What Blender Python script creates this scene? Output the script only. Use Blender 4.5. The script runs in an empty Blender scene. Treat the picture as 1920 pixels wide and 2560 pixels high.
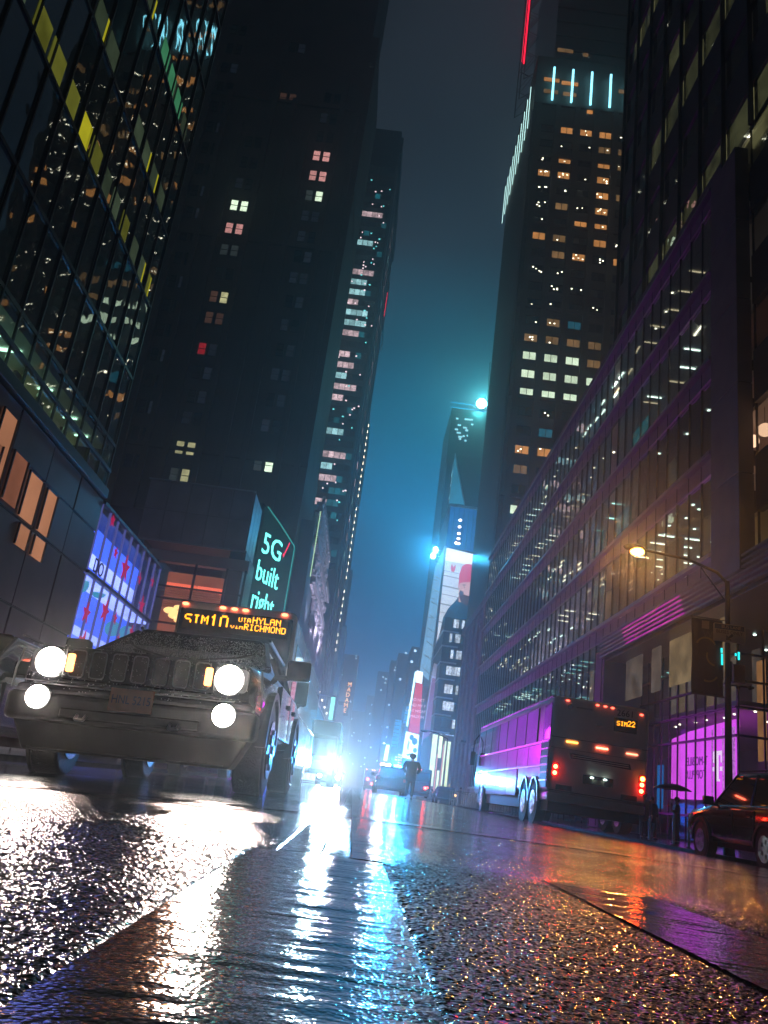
import bpy, bmesh, math, random
import numpy as np
from mathutils import Vector, Matrix
R = math.radians
S = bpy.context.scene
C = S.collection
rnd = random.Random(7)

# ------------------------------------------------------------ camera
cam_d = bpy.data.cameras.new('camera')
cam = bpy.data.objects.new('camera', cam_d); C.objects.link(cam)
cam_d.sensor_fit = 'VERTICAL'; cam_d.sensor_height = 24.0; cam_d.lens = 24.0 * 2055 / 2560
cam_d.clip_start = 0.02; cam_d.clip_end = 3000
_m = Matrix(((0.99129969, -0.13151693, 0.00531223), (-0.03690117, -0.3164275, -0.9478987),
             (0.12634567, 0.93945566, -0.31852761))).to_4x4()
cam.matrix_world = Matrix.Translation((0, 0, 0.15)) @ _m
S.camera = cam

# ------------------------------------------------------------ world: night sky over the city
W = bpy.data.worlds.new('World'); S.world = W; W.use_nodes = True
nt = W.node_tree; nt.nodes.clear()
def N(t, kind, **kw):
    n = t.nodes.new(kind)
    for k, v in kw.items(): setattr(n, k, v)
    return n
def L(t, a, b): t.links.new(a, b)
out = N(nt, 'ShaderNodeOutputWorld'); add = N(nt, 'ShaderNodeAddShader')
bg1 = N(nt, 'ShaderNodeBackground'); bg2 = N(nt, 'ShaderNodeBackground')
sky = N(nt, 'ShaderNodeTexSky', sky_type='NISHITA'); sky.sun_disc = False
sky.sun_elevation = R(-4); sky.sun_rotation = R(200)
L(nt, sky.outputs[0], bg1.inputs[0]); bg1.inputs[1].default_value = 0.02
tc = N(nt, 'ShaderNodeTexCoord'); sep = N(nt, 'ShaderNodeSeparateXYZ')
L(nt, tc.outputs['Generated'], sep.inputs[0])
def M(t, op, a, b=None, c=None, clamp=False):
    n = N(t, 'ShaderNodeMath', operation=op); n.use_clamp = clamp
    for i, v in enumerate((a, b, c)):
        if v is None: continue
        if isinstance(v, (int, float)): n.inputs[i].default_value = v
        else: L(t, v, n.inputs[i])
    return n.outputs[0]
ramp = N(nt, 'ShaderNodeValToRGB'); cr = ramp.color_ramp
stops = [(0.0, (.04, .12, .30)), (0.10, (.003, .14, .36)), (0.20, (.0, .32, .85)), (0.32, (.0, .46, 1.0)),
         (0.41, (.0, .25, .46)), (0.50, (.008, .085, .14)), (0.60, (.021, .031, .044)), (1.0, (.016, .017, .020))]
while len(cr.elements) < len(stops): cr.elements.new(.5)
for e, (p, c) in zip(cr.elements, stops): e.position = p; e.color = (*c, 1)
L(nt, sep.outputs[2], ramp.inputs[0])
az = N(nt, 'ShaderNodeMath', operation='ARCTAN2'); L(nt, sep.outputs[0], az.inputs[0]); L(nt, sep.outputs[1], az.inputs[1])
a2 = M(nt, 'SUBTRACT', az.outputs[0], .03); g = M(nt, 'EXPONENT', M(nt, 'MULTIPLY', M(nt, 'MULTIPLY', a2, a2), -9.0))
cn = N(nt, 'ShaderNodeTexNoise'); cn.inputs['Scale'].default_value = 2.6; cn.inputs['Detail'].default_value = 5
L(nt, tc.outputs['Generated'], cn.inputs['Vector'])
cl = M(nt, 'MAXIMUM', M(nt, 'MULTIPLY_ADD', cn.outputs[0], 2.6, -.10), .3)
mix = N(nt, 'ShaderNodeMix', data_type='RGBA'); L(nt, g, mix.inputs[0])
mix.inputs[6].default_value = (.014, .018, .026, 1); L(nt, ramp.outputs[0], mix.inputs[7])
L(nt, mix.outputs[2], bg2.inputs[0]); L(nt, cl, bg2.inputs[1])
L(nt, bg1.outputs[0], add.inputs[0]); L(nt, bg2.outputs[0], add.inputs[1]); L(nt, add.outputs[0], out.inputs[0])

# faint moonlight through the cloud (a night scene: far below daylight strength)
sd = bpy.data.lights.new('moon', 'SUN'); sd.energy = 0.004; sd.angle = R(12); sd.color = (.8, .9, 1)
so = bpy.data.objects.new('moon', sd); C.objects.link(so); so.rotation_euler = (R(35), 0, R(20))

vs = S.view_settings; vs.view_transform = 'Standard'; vs.look = 'None'; vs.exposure = 0; vs.gamma = 1
vs.use_curve_mapping = False
cy = S.cycles
cy.use_denoising = True; cy.max_bounces = 6; cy.diffuse_bounces = 2; cy.glossy_bounces = 4
cy.transmission_bounces = 3; cy.volume_bounces = 0; cy.transparent_max_bounces = 16
cy.caustics_reflective = False; cy.caustics_refractive = False
cy.sample_clamp_indirect = 6; cy.use_light_tree = True; cy.light_sampling_threshold = 0.02

# ------------------------------------------------------------ lamps (all stand for a lamp in the photo)
def spot(name, loc, aim, power, color, radius=.05, size=150, blend=.8):
    d = bpy.data.lights.new(name, 'SPOT'); d.energy = power; d.color = color
    d.shadow_soft_size = radius; d.spot_size = R(size); d.spot_blend = blend
    o = bpy.data.objects.new(name, d); C.objects.link(o); o.location = loc
    o.rotation_euler = (Vector(aim) - Vector(loc)).to_track_quat('-Z', 'Y').to_euler(); o.visible_camera = False
    return o
def point(name, loc, power, color, radius=.1):
    d = bpy.data.lights.new(name, 'POINT'); d.energy = power; d.color = color; d.shadow_soft_size = radius
    o = bpy.data.objects.new(name, d); C.objects.link(o); o.location = loc; o.visible_camera = False
    return o

# ------------------------------------------------------------ mesh helpers
class MB:
    def __init__(s, off=(0, 0, 0)):
        s.v = []; s.f = []; s.o = off; s.mi = []
    def _a(s, vs, fs, m=0):
        b = len(s.v); ox, oy, oz = s.o
        s.v += [(x - ox, y - oy, z - oz) for x, y, z in vs]
        s.f += [tuple(i + b for i in f) for f in fs]; s.mi += [m] * len(fs)
        return s
    def box(s, x0, x1, y0, y1, z0, z1, m=0):
        if x0 > x1: x0, x1 = x1, x0
        if y0 > y1: y0, y1 = y1, y0
        if z0 > z1: z0, z1 = z1, z0
        return s._a([(x0, y0, z0), (x1, y0, z0), (x1, y1, z0), (x0, y1, z0), (x0, y0, z1), (x1, y0, z1), (x1, y1, z1), (x0, y1, z1)],
                    [(0, 3, 2, 1), (4, 5, 6, 7), (0, 1, 5, 4), (1, 2, 6, 5), (2, 3, 7, 6), (3, 0, 4, 7)], m)
    def quad(s, a, b, c, d, m=0): return s._a([a, b, c, d], [(0, 1, 2, 3)], m)
    def ngon(s, pts, m=0): return s._a(pts, [tuple(range(len(pts)))], m)
    def cyl(s, p0, p1, r0, r1=None, n=12, m=0, cap=True):
        r1 = r0 if r1 is None else r1
        a = Vector(p0); b = Vector(p1); d = (b - a).normalized()
        u = d.orthogonal().normalized(); w = d.cross(u)
        vs = [tuple(a + (u * math.cos(t) + w * math.sin(t)) * r0) for t in [2 * math.pi * i / n for i in range(n)]]
        vs += [tuple(b + (u * math.cos(t) + w * math.sin(t)) * r1) for t in [2 * math.pi * i / n for i in range(n)]]
        fs = [(i, (i + 1) % n, n + (i + 1) % n, n + i) for i in range(n)]
        if cap: fs += [tuple(range(n))[::-1], tuple(range(n, 2 * n))]
        return s._a(vs, fs, m)
    def tube(s, pts, r, n=8):
        for a, b in zip(pts[:-1], pts[1:]): s.cyl(a, b, r, r, n)
        return s
    def ball(s, c, rx, ry=None, rz=None, n=12, k=8, m=0):
        ry = ry or rx; rz = rz or rx
        vs = [(c[0], c[1], c[2] - rz)]
        for i in range(1, k):
            t = math.pi * i / k
            for j in range(n):
                p = 2 * math.pi * j / n
                vs.append((c[0] + rx * math.sin(t) * math.cos(p), c[1] + ry * math.sin(t) * math.sin(p), c[2] - rz * math.cos(t)))
        vs.append((c[0], c[1], c[2] + rz)); T = len(vs) - 1
        fs = [(0, 1 + (j + 1) % n, 1 + j) for j in range(n)]
        for i in range(k - 2):
            for j in range(n):
                a = 1 + i * n + j; b = 1 + i * n + (j + 1) % n
                fs.append((a, b, b + n, a + n))
        fs += [(T, 1 + (k - 2) * n + j, 1 + (k - 2) * n + (j + 1) % n) for j in range(n)]
        return s._a(vs, fs, m)
    def extr(s, pts, axis, a, b, m=0):
        """closed 2-D outline extruded along an axis ('x','y','z') from a to b"""
        n = len(pts)
        def P(p, t):
            return {'x': (t, p[0], p[1]), 'y': (p[0], t, p[1]), 'z': (p[0], p[1], t)}[axis]
        vs = [P(p, a) for p in pts] + [P(p, b) for p in pts]
        fs = [tuple(range(n)), tuple(range(2 * n - 1, n - 1, -1))] + [(i, n + i, n + (i + 1) % n, (i + 1) % n) for i in range(n)]
        return s._a(vs, fs, m)
    def mesh(s, name, mats, smooth=False):
        me = bpy.data.meshes.new(name); me.from_pydata(s.v, [], s.f)
        for m in (mats if isinstance(mats, (list, tuple)) else [mats]): me.materials.append(m)
        if any(s.mi): me.polygons.foreach_set('material_index', s.mi)
        bm = bmesh.new(); bm.from_mesh(me); bmesh.ops.recalc_face_normals(bm, faces=bm.faces); bm.to_mesh(me); bm.free()
        if smooth: me.polygons.foreach_set('use_smooth', [True] * len(me.polygons))
        me.update(); return me
    def build(s, name, mats, parent=None, smooth=False, bevel=0, seg=2, subd=0, **props):
        return link(name, s.mesh(name, mats, smooth), parent, bevel=bevel, seg=seg, subd=subd, **props)

def link(name, me, parent=None, loc=None, rot=None, bevel=0, seg=2, subd=0, **props):
    o = bpy.data.objects.new(name, me); C.objects.link(o)
    if parent: o.parent = parent
    if loc is not None: o.location = loc
    if rot is not None: o.rotation_euler = rot
    if bevel:
        b = o.modifiers.new('bevel', 'BEVEL'); b.width = bevel; b.segments = seg; b.limit_method = 'ANGLE'; b.angle_limit = R(35)
        b.harden_normals = False
        for p in me.polygons: p.use_smooth = True
        n = o.modifiers.new('wn', 'WEIGHTED_NORMAL'); n.keep_sharp = False
    if subd:
        b = o.modifiers.new('sub', 'SUBSURF'); b.levels = subd; b.render_levels = subd
    for k, v in props.items(): o[k] = v
    return o
def thing(name, label, cat, loc=(0, 0, 0), rz=0, group=None, rot=None):
    o = bpy.data.objects.new(name, None); C.objects.link(o); o.location = loc
    o.rotation_euler = rot if rot else (0, 0, rz); o['label'] = label; o['category'] = cat
    if group: o['group'] = group
    o.empty_display_size = .2
    return o
def tag(o, label, cat, group=None):
    o['label'] = label; o['category'] = cat
    if group: o['group'] = group
    return o
def copy_thing(root, loc, label, rz=None):
    def cp(o, par):
        c = o.copy(); C.objects.link(c)
        if par: c.parent = par
        for ch in [k for k in bpy.data.objects if k.parent == o]: cp(ch, c)
        return c
    r = cp(root, None); r.location = loc; r['label'] = label
    if rz is not None: r.rotation_euler = (0, 0, rz)
    return r

# ------------------------------------------------------------ materials
MATS = {}
def mat_new(name):
    m = bpy.data.materials.new(name); m.use_nodes = True; m.node_tree.nodes.clear()
    o = m.node_tree.nodes.new('ShaderNodeOutputMaterial'); return m, m.node_tree, o
def pbr(name, col, rough=.5, metal=0, noise=0, nscale=3, bump=0, bscale=40, coat=0, spec=.5, rvar=0):
    if name in MATS: return MATS[name]
    m, t, o = mat_new(name); b = N(t, 'ShaderNodeBsdfPrincipled'); L(t, b.outputs[0], o.inputs[0])
    b.inputs['Base Color'].default_value = (*col, 1); b.inputs['Roughness'].default_value = rough
    b.inputs['Metallic'].default_value = metal; b.inputs['Coat Weight'].default_value = coat
    b.inputs['Coat Roughness'].default_value = .04; b.inputs['Specular IOR Level'].default_value = spec
    if noise or bump or rvar:
        tc = N(t, 'ShaderNodeTexCoord')
    if noise or rvar:
        n = N(t, 'ShaderNodeTexNoise'); n.inputs['Scale'].default_value = nscale; n.inputs['Detail'].default_value = 6
        L(t, tc.outputs['Object'], n.inputs['Vector'])
    if noise:
        mx = N(t, 'ShaderNodeMix', data_type='RGBA'); L(t, M(t, 'MULTIPLY_ADD', n.outputs[0], 2.2, -.6, clamp=True), mx.inputs[0])
        mx.inputs[6].default_value = (*[c * (1 - noise) for c in col], 1); mx.inputs[7].default_value = (*[min(1, c * (1 + noise)) for c in col], 1)
        L(t, mx.outputs[2], b.inputs['Base Color'])
    if rvar: L(t, M(t, 'MULTIPLY_ADD', n.outputs[0], rvar, rough - rvar / 2), b.inputs['Roughness'])
    if bump:
        n2 = N(t, 'ShaderNodeTexNoise'); n2.inputs['Scale'].default_value = bscale; n2.inputs['Detail'].default_value = 3
        L(t, tc.outputs['Object'], n2.inputs['Vector'])
        bp = N(t, 'ShaderNodeBump'); bp.inputs['Strength'].default_value = bump; bp.inputs['Distance'].default_value = .02
        L(t, n2.outputs[0], bp.inputs['Height']); L(t, bp.outputs[0], b.inputs['Normal'])
    MATS[name] = m; return m
def emit(name, col, s, sample=False, vary=0, vscale=1.5):
    """something that gives off light; sample=False: seen and reflected but too weak to be worth aiming rays at"""
    if name in MATS: return MATS[name]
    m, t, o = mat_new(name); e = N(t, 'ShaderNodeEmission'); L(t, e.outputs[0], o.inputs[0])
    e.inputs[0].default_value = (*col, 1); e.inputs[1].default_value = s
    if vary:
        tc = N(t, 'ShaderNodeTexCoord'); oi = N(t, 'ShaderNodeObjectInfo'); n = N(t, 'ShaderNodeTexNoise')
        n.inputs['Scale'].default_value = vscale; n.inputs['Detail'].default_value = 4
        va = N(t, 'ShaderNodeVectorMath', operation='ADD'); L(t, tc.outputs['Object'], va.inputs[0])
        cx = N(t, 'ShaderNodeCombineXYZ'); L(t, M(t, 'MULTIPLY', oi.outputs['Random'], 57), cx.inputs[0]); L(t, cx.outputs[0], va.inputs[1])
        L(t, va.outputs[0], n.inputs['Vector'])
        k = M(t, 'MAXIMUM', M(t, 'MULTIPLY_ADD', n.outputs[0], 2 * vary * s * 1.6, s * (1 - vary * 1.6)), s * .12)
        k = M(t, 'MULTIPLY', k, M(t, 'MULTIPLY_ADD', oi.outputs['Random'], vary, 1 - vary / 2))
        L(t, k, e.inputs[1])
    m.cycles.emission_sampling = 'AUTO' if sample else 'NONE'
    MATS[name] = m; return m
def glass(name, tint=(.5, .55, .55), refl=.10, wav=.02, wscale=.35, rough=.0, see=1.0):
    """thin window glass: mirror reflection by angle over a tinted see-through, with roller-wave distortion"""
    if name in MATS: return MATS[name]
    m, t, o = mat_new(name); mx = N(t, 'ShaderNodeMixShader'); tr = N(t, 'ShaderNodeBsdfTransparent'); gl = N(t, 'ShaderNodeBsdfPrincipled')
    tr.inputs[0].default_value = (*[math.sqrt(c * see) for c in tint], 1)
    gl.inputs['Roughness'].default_value = max(rough, .02)
    gl.inputs['Base Color'].default_value = (.9, .95, .95, 1); gl.inputs['Metallic'].default_value = 1
    fr = N(t, 'ShaderNodeLayerWeight'); fr.inputs[0].default_value = .5
    L(t, M(t, 'MULTIPLY_ADD', M(t, 'POWER', fr.outputs['Facing'], 5.0), 1 - refl, refl, clamp=True), mx.inputs[0])
    tc = N(t, 'ShaderNodeTexCoord'); n = N(t, 'ShaderNodeTexNoise'); n.inputs['Scale'].default_value = wscale; n.inputs['Detail'].default_value = 1.5
    g = N(t, 'ShaderNodeNewGeometry'); L(t, g.outputs['Position'], n.inputs['Vector'])
    bp = N(t, 'ShaderNodeBump'); bp.inputs['Strength'].default_value = 1; bp.inputs['Distance'].default_value = wav
    L(t, n.outputs[0], bp.inputs['Height']); L(t, bp.outputs[0], gl.inputs['Normal'])
    L(t, tr.outputs[0], mx.inputs[1]); L(t, gl.outputs[0], mx.inputs[2]); L(t, mx.outputs[0], o.inputs[0])
    MATS[name] = m; return m
black = pbr('black_rubber', (.012, .012, .012), .6)
dark_metal = pbr('dark_metal', (.05, .05, .055), .35, .6)
steel = pbr('steel', (.55, .55, .56), .25, 1.0)
carblack = pbr('black_car_paint', (.008, .008, .010), .18, 0, coat=1.0)
plast = pbr('black_plastic', (.02, .02, .02), .45)
stone = pbr('grey_stone', (.22, .20, .18), .7, noise=.3, nscale=.6, bump=.3, bscale=6)
HAZE = 0.0026
# ============================================================ the ground
def crown(x):
    ax = np.sqrt(np.asarray(x, float) ** 2 + .01) - .1
    return -(.02 * ax + .0025 * ax * ax)
def gz(x): return float(crown(x))
def hash2(i, j, k):
    h = (i.astype(np.int64) * 73856093) ^ (j.astype(np.int64) * 19349663) ^ (k * 83492791)
    h = (h ^ (h >> 13)) * 1274126177 & 0x7fffffff
    h = (h ^ (h >> 11)) * 668265263 & 0x7fffffff
    return (h & 0xffff) / 65535.0
def stones(x, y, cell, k):
    """rounded stones on a jittered grid: 1 at the top of a stone, 0 between them"""
    ci = np.floor(x / cell); cj = np.floor(y / cell); best = np.full(x.shape, 9.0); hh = np.zeros(x.shape)
    for di in (-1, 0, 1):
        for dj in (-1, 0, 1):
            a = ci + di; b = cj + dj
            px = (a + .5 + .75 * (hash2(a, b, k) - .5)) * cell; py = (b + .5 + .75 * (hash2(a, b, k + 1) - .5)) * cell
            d = np.hypot(x - px, y - py) / cell; q = d < best
            best = np.where(q, d, best); hh = np.where(q, hash2(a, b, k + 2), hh)
    return np.clip(1 - (best / .62) ** 2, 0, 1) * (.35 + .65 * hh)
def vnoise(x, y, s, k):
    x = x / s; y = y / s; i = np.floor(x); j = np.floor(y); fx = x - i; fy = y - j
    fx = fx * fx * (3 - 2 * fx); fy = fy * fy * (3 - 2 * fy)
    a = hash2(i, j, k); b = hash2(i + 1, j, k); c = hash2(i, j + 1, k); d = hash2(i + 1, j + 1, k)
    return (a * (1 - fx) + b * fx) * (1 - fy) + (c * (1 - fx) + d * fx) * fy - .5
def axis(lo, f0, f1, hi, step, grow=1.035, cap=6.0):
    mid = list(np.arange(f0, f1, step)); a = []; s = step; p = f0
    while p > lo: s = min(s * grow, cap); p -= s; a.append(p)
    b = []; s = step; p = mid[-1]
    while p < hi: s = min(s * grow, cap); p += s; b.append(p)
    a[-1] = lo; b[-1] = hi
    return np.array(a[::-1] + mid + b)
def grid_mesh(name, xs, ys, zf, m, parent=None, **props):
    X, Y = np.meshgrid(xs, ys); dx = np.gradient(xs)[None, :] * np.ones_like(X); dy = np.gradient(ys)[:, None] * np.ones_like(X)
    Z = zf(X, Y, np.maximum(dx, dy))
    nx, ny = len(xs), len(ys); co = np.stack([X, Y, Z], -1).reshape(-1, 3).astype(np.float32)
    idx = np.arange(nx * ny).reshape(ny, nx)
    q = np.stack([idx[:-1, :-1], idx[:-1, 1:], idx[1:, 1:], idx[1:, :-1]], -1).reshape(-1, 4).astype(np.int32)
    me = bpy.data.meshes.new(name); me.vertices.add(len(co)); me.vertices.foreach_set('co', co.ravel())
    me.loops.add(q.size); me.loops.foreach_set('vertex_index', q.ravel())
    me.polygons.add(len(q)); me.polygons.foreach_set('loop_start', np.arange(0, q.size, 4, dtype=np.int32))
    me.polygons.foreach_set('use_smooth', np.ones(len(q), bool)); me.update(calc_edges=True); me.materials.append(m)
    return link(name, me, parent, **props)

def wet(name, col, rough, bump, bscale, film=1.0, ripple=0):
    m, t, o = mat_new(name); b = N(t, 'ShaderNodeBsdfPrincipled'); L(t, b.outputs[0], o.inputs[0])
    tc = N(t, 'ShaderNodeTexCoord'); P = tc.outputs['Object']
    n = N(t, 'ShaderNodeTexNoise'); n.inputs['Scale'].default_value = 1.1; n.inputs['Detail'].default_value = 5; L(t, P, n.inputs['Vector'])
    n3 = N(t, 'ShaderNodeTexNoise'); n3.inputs['Scale'].default_value = 90; n3.inputs['Detail'].default_value = 2; L(t, P, n3.inputs['Vector'])
    mx = N(t, 'ShaderNodeMix', data_type='RGBA'); L(t, M(t, 'MULTIPLY_ADD', n3.outputs[0], 2, -.5, clamp=True), mx.inputs[0])
    mx.inputs[6].default_value = (*[c * .5 for c in col], 1); mx.inputs[7].default_value = (*[c * 1.6 for c in col], 1)
    L(t, mx.outputs[2], b.inputs['Base Color'])
    L(t, M(t, 'MULTIPLY_ADD', n.outputs[0], rough * 1.2, rough * .4), b.inputs['Roughness'])
    b.inputs['IOR'].default_value = 1.4; b.inputs['Coat Weight'].default_value = film; b.inputs['Coat Roughness'].default_value = rough * .6
    b.inputs['Coat IOR'].default_value = 1.33
    v = N(t, 'ShaderNodeTexVoronoi'); v.inputs['Scale'].default_value = bscale; L(t, P, v.inputs['Vector'])
    h = M(t, 'MULTIPLY_ADD', v.outputs['Distance'], -1, 1)
    nb = N(t, 'ShaderNodeTexNoise'); nb.inputs['Scale'].default_value = bscale * .45; nb.inputs['Detail'].default_value = 3; L(t, P, nb.inputs['Vector'])
    h = M(t, 'MULTIPLY_ADD', nb.outputs[0], 1.0, h)
    # standing water levels the texture in broad patches
    pud = M(t, 'MULTIPLY_ADD', n.outputs[0], 5, -1.9, clamp=True)
    h = M(t, 'MULTIPLY', h, M(t, 'MULTIPLY_ADD', pud, .55, .45))
    bp = N(t, 'ShaderNodeBump'); bp.inputs['Strength'].default_value = 1; bp.inputs['Distance'].default_value = bump; L(t, h, bp.inputs['Height'])
    L(t, bp.outputs[0], b.inputs['Normal']); L(t, bp.outputs[0], b.inputs['Coat Normal'])
    MATS[name] = m; return m
m_road = wet('wet_asphalt', (.022, .021, .020), .12, .0030, 150)
m_mark = wet('worn_wet_paint', (.10, .085, .04), .10, .0006, 160)
m_mark2 = wet('worn_white_paint', (.12, .12, .12), .10, .0005, 160)
m_joint = wet('wet_concrete_joint', (.05, .05, .05), .20, .0016, 130)
m_walk = wet('wet_pavement', (.10, .10, .10), .22, .0015, 60)

# painted lines: x0, x1, y0, y1
LINES = [(-.19, .085, .30, 1.90), (-.14, -.05, 1.93, 150.0), (.02, .115, 1.93, 150.0), (.49, .755, .9, 2.16)]
def line_mask(X, Y, pad=.006):
    q = np.zeros(X.shape, bool)
    for x0, x1, y0, y1 in LINES: q |= (X > x0 - pad) & (X < x1 + pad) & (Y > y0 - pad) & (Y < y1 + pad)
    return q
def joint_d(X, Y): return (Y - (4.55 + .95 * X * .55))
def road_z(X, Y, cell):
    fade = np.clip(.0085 / cell, 0, 1) ** 1.2
    st = stones(X, Y, .0066, 11) * .0017 + stones(X, Y, .0115, 21) * .0016
    low = vnoise(X, Y, .09, 31) * .0010 + vnoise(X, Y, .35, 41) * .0030
    wetn = vnoise(X, Y, .5, 51) + .5 * vnoise(X, Y, .17, 61)
    st = np.maximum(st, .0005 + .0012 * np.clip(wetn, -.5, 1))     # water fills the gaps between the stones
    z = (st * fade) + low * np.clip(.05 / cell, 0, 1)
    z = np.where(line_mask(X, Y), low * .6 - .0005, z)
    jm = np.abs(joint_d(X, Y)) < .16
    z = np.where(jm, low * .3 - .0005, z)
    return crown(X) + z
xs = axis(-7.2, -.72, .84, 10.4, .0040, grow=1.03); ys = axis(-6, .50, 2.0, 700, .0040, grow=1.03, cap=14)
grid_mesh('road', xs, ys, road_z, m_road, kind='structure')
def mark_z(X, Y, cell):
    f = np.clip(.02 / cell, 0, 1)
    low = vnoise(X, Y, .09, 31) * .0022 * .6 + vnoise(X, Y, .35, 41) * .004 * .6
    rip = vnoise(X, Y * 7, .11, 71) * .0016 + vnoise(X, Y * 5, .045, 81) * .0007 + stones(X, Y, .009, 91) * .0006
    edge = 0
    return crown(X) + low * np.clip(.05 / cell, 0, 1) + rip * f + .0034
lbl = ['wide worn lane line under the camera, smooth and wet', 'left one of the worn double lines running up the street',
       'right one of the worn double lines running up the street', 'short wide smooth stripe in the wet right lane']
for i, (x0, x1, y0, y1) in enumerate(LINES):
    n = max(4, int((x1 - x0) / .006)); xx = np.linspace(x0, x1, n)
    yy = axis(y0, max(y0 + .05, min(.5, y1 - .2)) if y0 < 1 else y0 + .05, min(y1 - .03, 2.2 if i in (0, 3) else y0 + .5), y1, .0055, cap=2)
    tag(grid_mesh('lane_line', xx, yy, mark_z, m_mark if i < 3 else m_mark2), lbl[i], 'road marking')
# smooth sealed joint crossing the lanes
b = MB(); xsj = np.linspace(-6.5, 9.5, 60)
for k in range(len(xsj) - 1):
    p = []
    for xx, sg in ((xsj[k], -1), (xsj[k + 1], -1), (xsj[k + 1], 1), (xsj[k], 1)):
        y = 4.55 + .5225 * xx + sg * (.13 + .02 * math.sin(xx * 3))
        p.append((xx, y, gz(xx) + .004))
    b.quad(*p)
b.build('road_joint', m_joint, smooth=True, kind='structure')
for x0, x1, y in ((-4.5, -.4, 3.75), (.9, 7.6, 8.4)):
    b = MB()
    for k in range(12):
        a, c = x0 + (x1 - x0) * k / 12, x0 + (x1 - x0) * (k + 1) / 12
        b.quad((a, y, gz(a) + .004), (c, y, gz(c) + .004), (c, y + .09, gz(c) + .004), (a, y + .09, gz(a) + .004))
    b.build('road_seam', m_joint, kind='structure')
# crossing far up the street
for k in range(13):
    x = -6.6 + k * 1.2
    o = MB().quad((x, 33, gz(x) + .004), (x + .6, 33, gz(x + .6) + .004), (x + .6, 36, gz(x + .6) + .004), (x, 36, gz(x) + .004)).build('crossing_stripe', m_mark2, kind='structure')
ZL = gz(-7.2) + .13; ZR = gz(10.4) + .13
m_kerb = pbr('granite_kerb', (.06, .06, .06), .75, noise=.3, nscale=4, spec=.1)
MB().box(-7.4, -7.2, -6, 700, -.6, ZL).build('kerb', m_kerb, kind='structure', bevel=.02)
MB().box(10.4, 10.6, -6, 700, -.9, ZR).build('kerb', m_kerb, kind='structure', bevel=.02)
MB().box(-26, -7.4, -6, 700, -.8, ZL - .003).build('pavement', m_walk, kind='structure')
MB().box(10.6, 60, -6, 700, -1.0, ZR - .003).build('pavement', m_walk, kind='structure')
MB().quad((-900, -600, -1.1), (900, -600, -1.1), (900, 1500, -1.1), (-900, 1500, -1.1)).build('ground', pbr('ground', (.05, .05, .05), .8), kind='structure')
# ============================================================ right side of the street
g_office = glass('office_glass', (.55, .60, .60), .16, .030, .45)
g_dark = glass('dark_glass', (.30, .33, .33), .22, .030, .40)
g_shop = glass('shop_glass', (.78, .80, .82), .04, .012, .5)
m_sill = pbr('sill_metal', (.26, .25, .28), .32, .9)
m_span = pbr('spandrel_metal', (.22, .21, .24), .45, .10, noise=.15, nscale=.4)
m_mull = pbr('mullion', (.045, .045, .05), .35, .7)
m_int = pbr('office_interior', (.30, .27, .24), .8, noise=.3, nscale=.5)
m_ceil = pbr('office_ceiling', (.6, .6, .58), .8)
m_pier = pbr('pier_cladding', (.16, .15, .14), .55, noise=.2, nscale=.8)
e_fix = emit('ceiling_lamp', (1.0, .92, .68), 6)
e_fixw = emit('ceiling_lamp_white', (.80, 1.0, .88), 7)
e_blind = emit('lit_blind_amber', (1.0, .72, .38), .22, vary=.7, vscale=.9)
e_blind2 = emit('lit_blind_grey', (.8, .66, .55), .10, vary=.7, vscale=.9)
e_teal = emit('teal_screen', (.05, .55, .65), .35, vary=.6)

XR = 14.5; F = [6.75 + 4.94 * k for k in range(-1, 6)]     # floor lines 1.81 .. 31.45
B = thing('office_building', 'long glass office block on the right with purple lit floor bands', 'building', (XR, 70, 0))
off = (XR, 70, 0)
def near(f): return 34.3 if f > 8 else 51.2
for k, z in enumerate(F):
    y0 = near(z); m = MB(off)
    m.box(XR - .30, XR, y0, 107, z - .12, z + .10); m.box(XR - .10, XR, y0, 107, z - .98, z - .93)
    m.build('floor_sill', m_sill, B, bevel=.02)
    MB(off).box(XR - .02, XR + .12, y0, 107, z - .92, z - .13).build('spandrel', m_span, B)
    s = MB(off); s.box(XR + .14, 27, y0 + .1, 106.9, z - .75, z - .35); s.build('floor_slab', m_ceil, B)
# mullions and panes
ys_m = [51.2 + 1.55 * i for i in range(37)]; ys_n = [34.3 + 1.536 * i for i in range(11)]
mm = MB().box(-.045, .03, -.03, .03, 0, 1).mesh('mullion_tall', m_mull)
for y in ys_n + ys_m:
    z0 = -.2 if y > 51 else 10.9
    link('mullion', mm, B, loc=(0, y - 70, z0)).scale = (1, 1, F[-1] - z0)
pane = MB().box(.0, .02, .03, 1.51, 0, 3.84).mesh('pane_office', g_office)
for k in range(1, 7):
    z = F[k - 1] + .11
    for y in (ys_n[:-1] + ys_m[:-1]) if F[k] > 12 else ys_m[:-1]:
        o = link('pane', pane, B, loc=(.02, y - 70, z))
        o.rotation_euler = (rnd.uniform(-.002, .002), rnd.uniform(-.002, .002), rnd.uniform(-.004, .004))
MB(off).box(27, 27.3, 34, 107, -.2, F[-1]).build('back_wall', m_int, B)
MB(off).box(14.5, 27.3, 106.9, 107.2, -.2, F[-1] + .6).build('end_wall', m_pier, B)
MB(off).box(14.3, 27.3, 33, 107.2, F[-1] + .1, F[-1] + .7).build('parapet', m_pier, B, bevel=.05)
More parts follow.
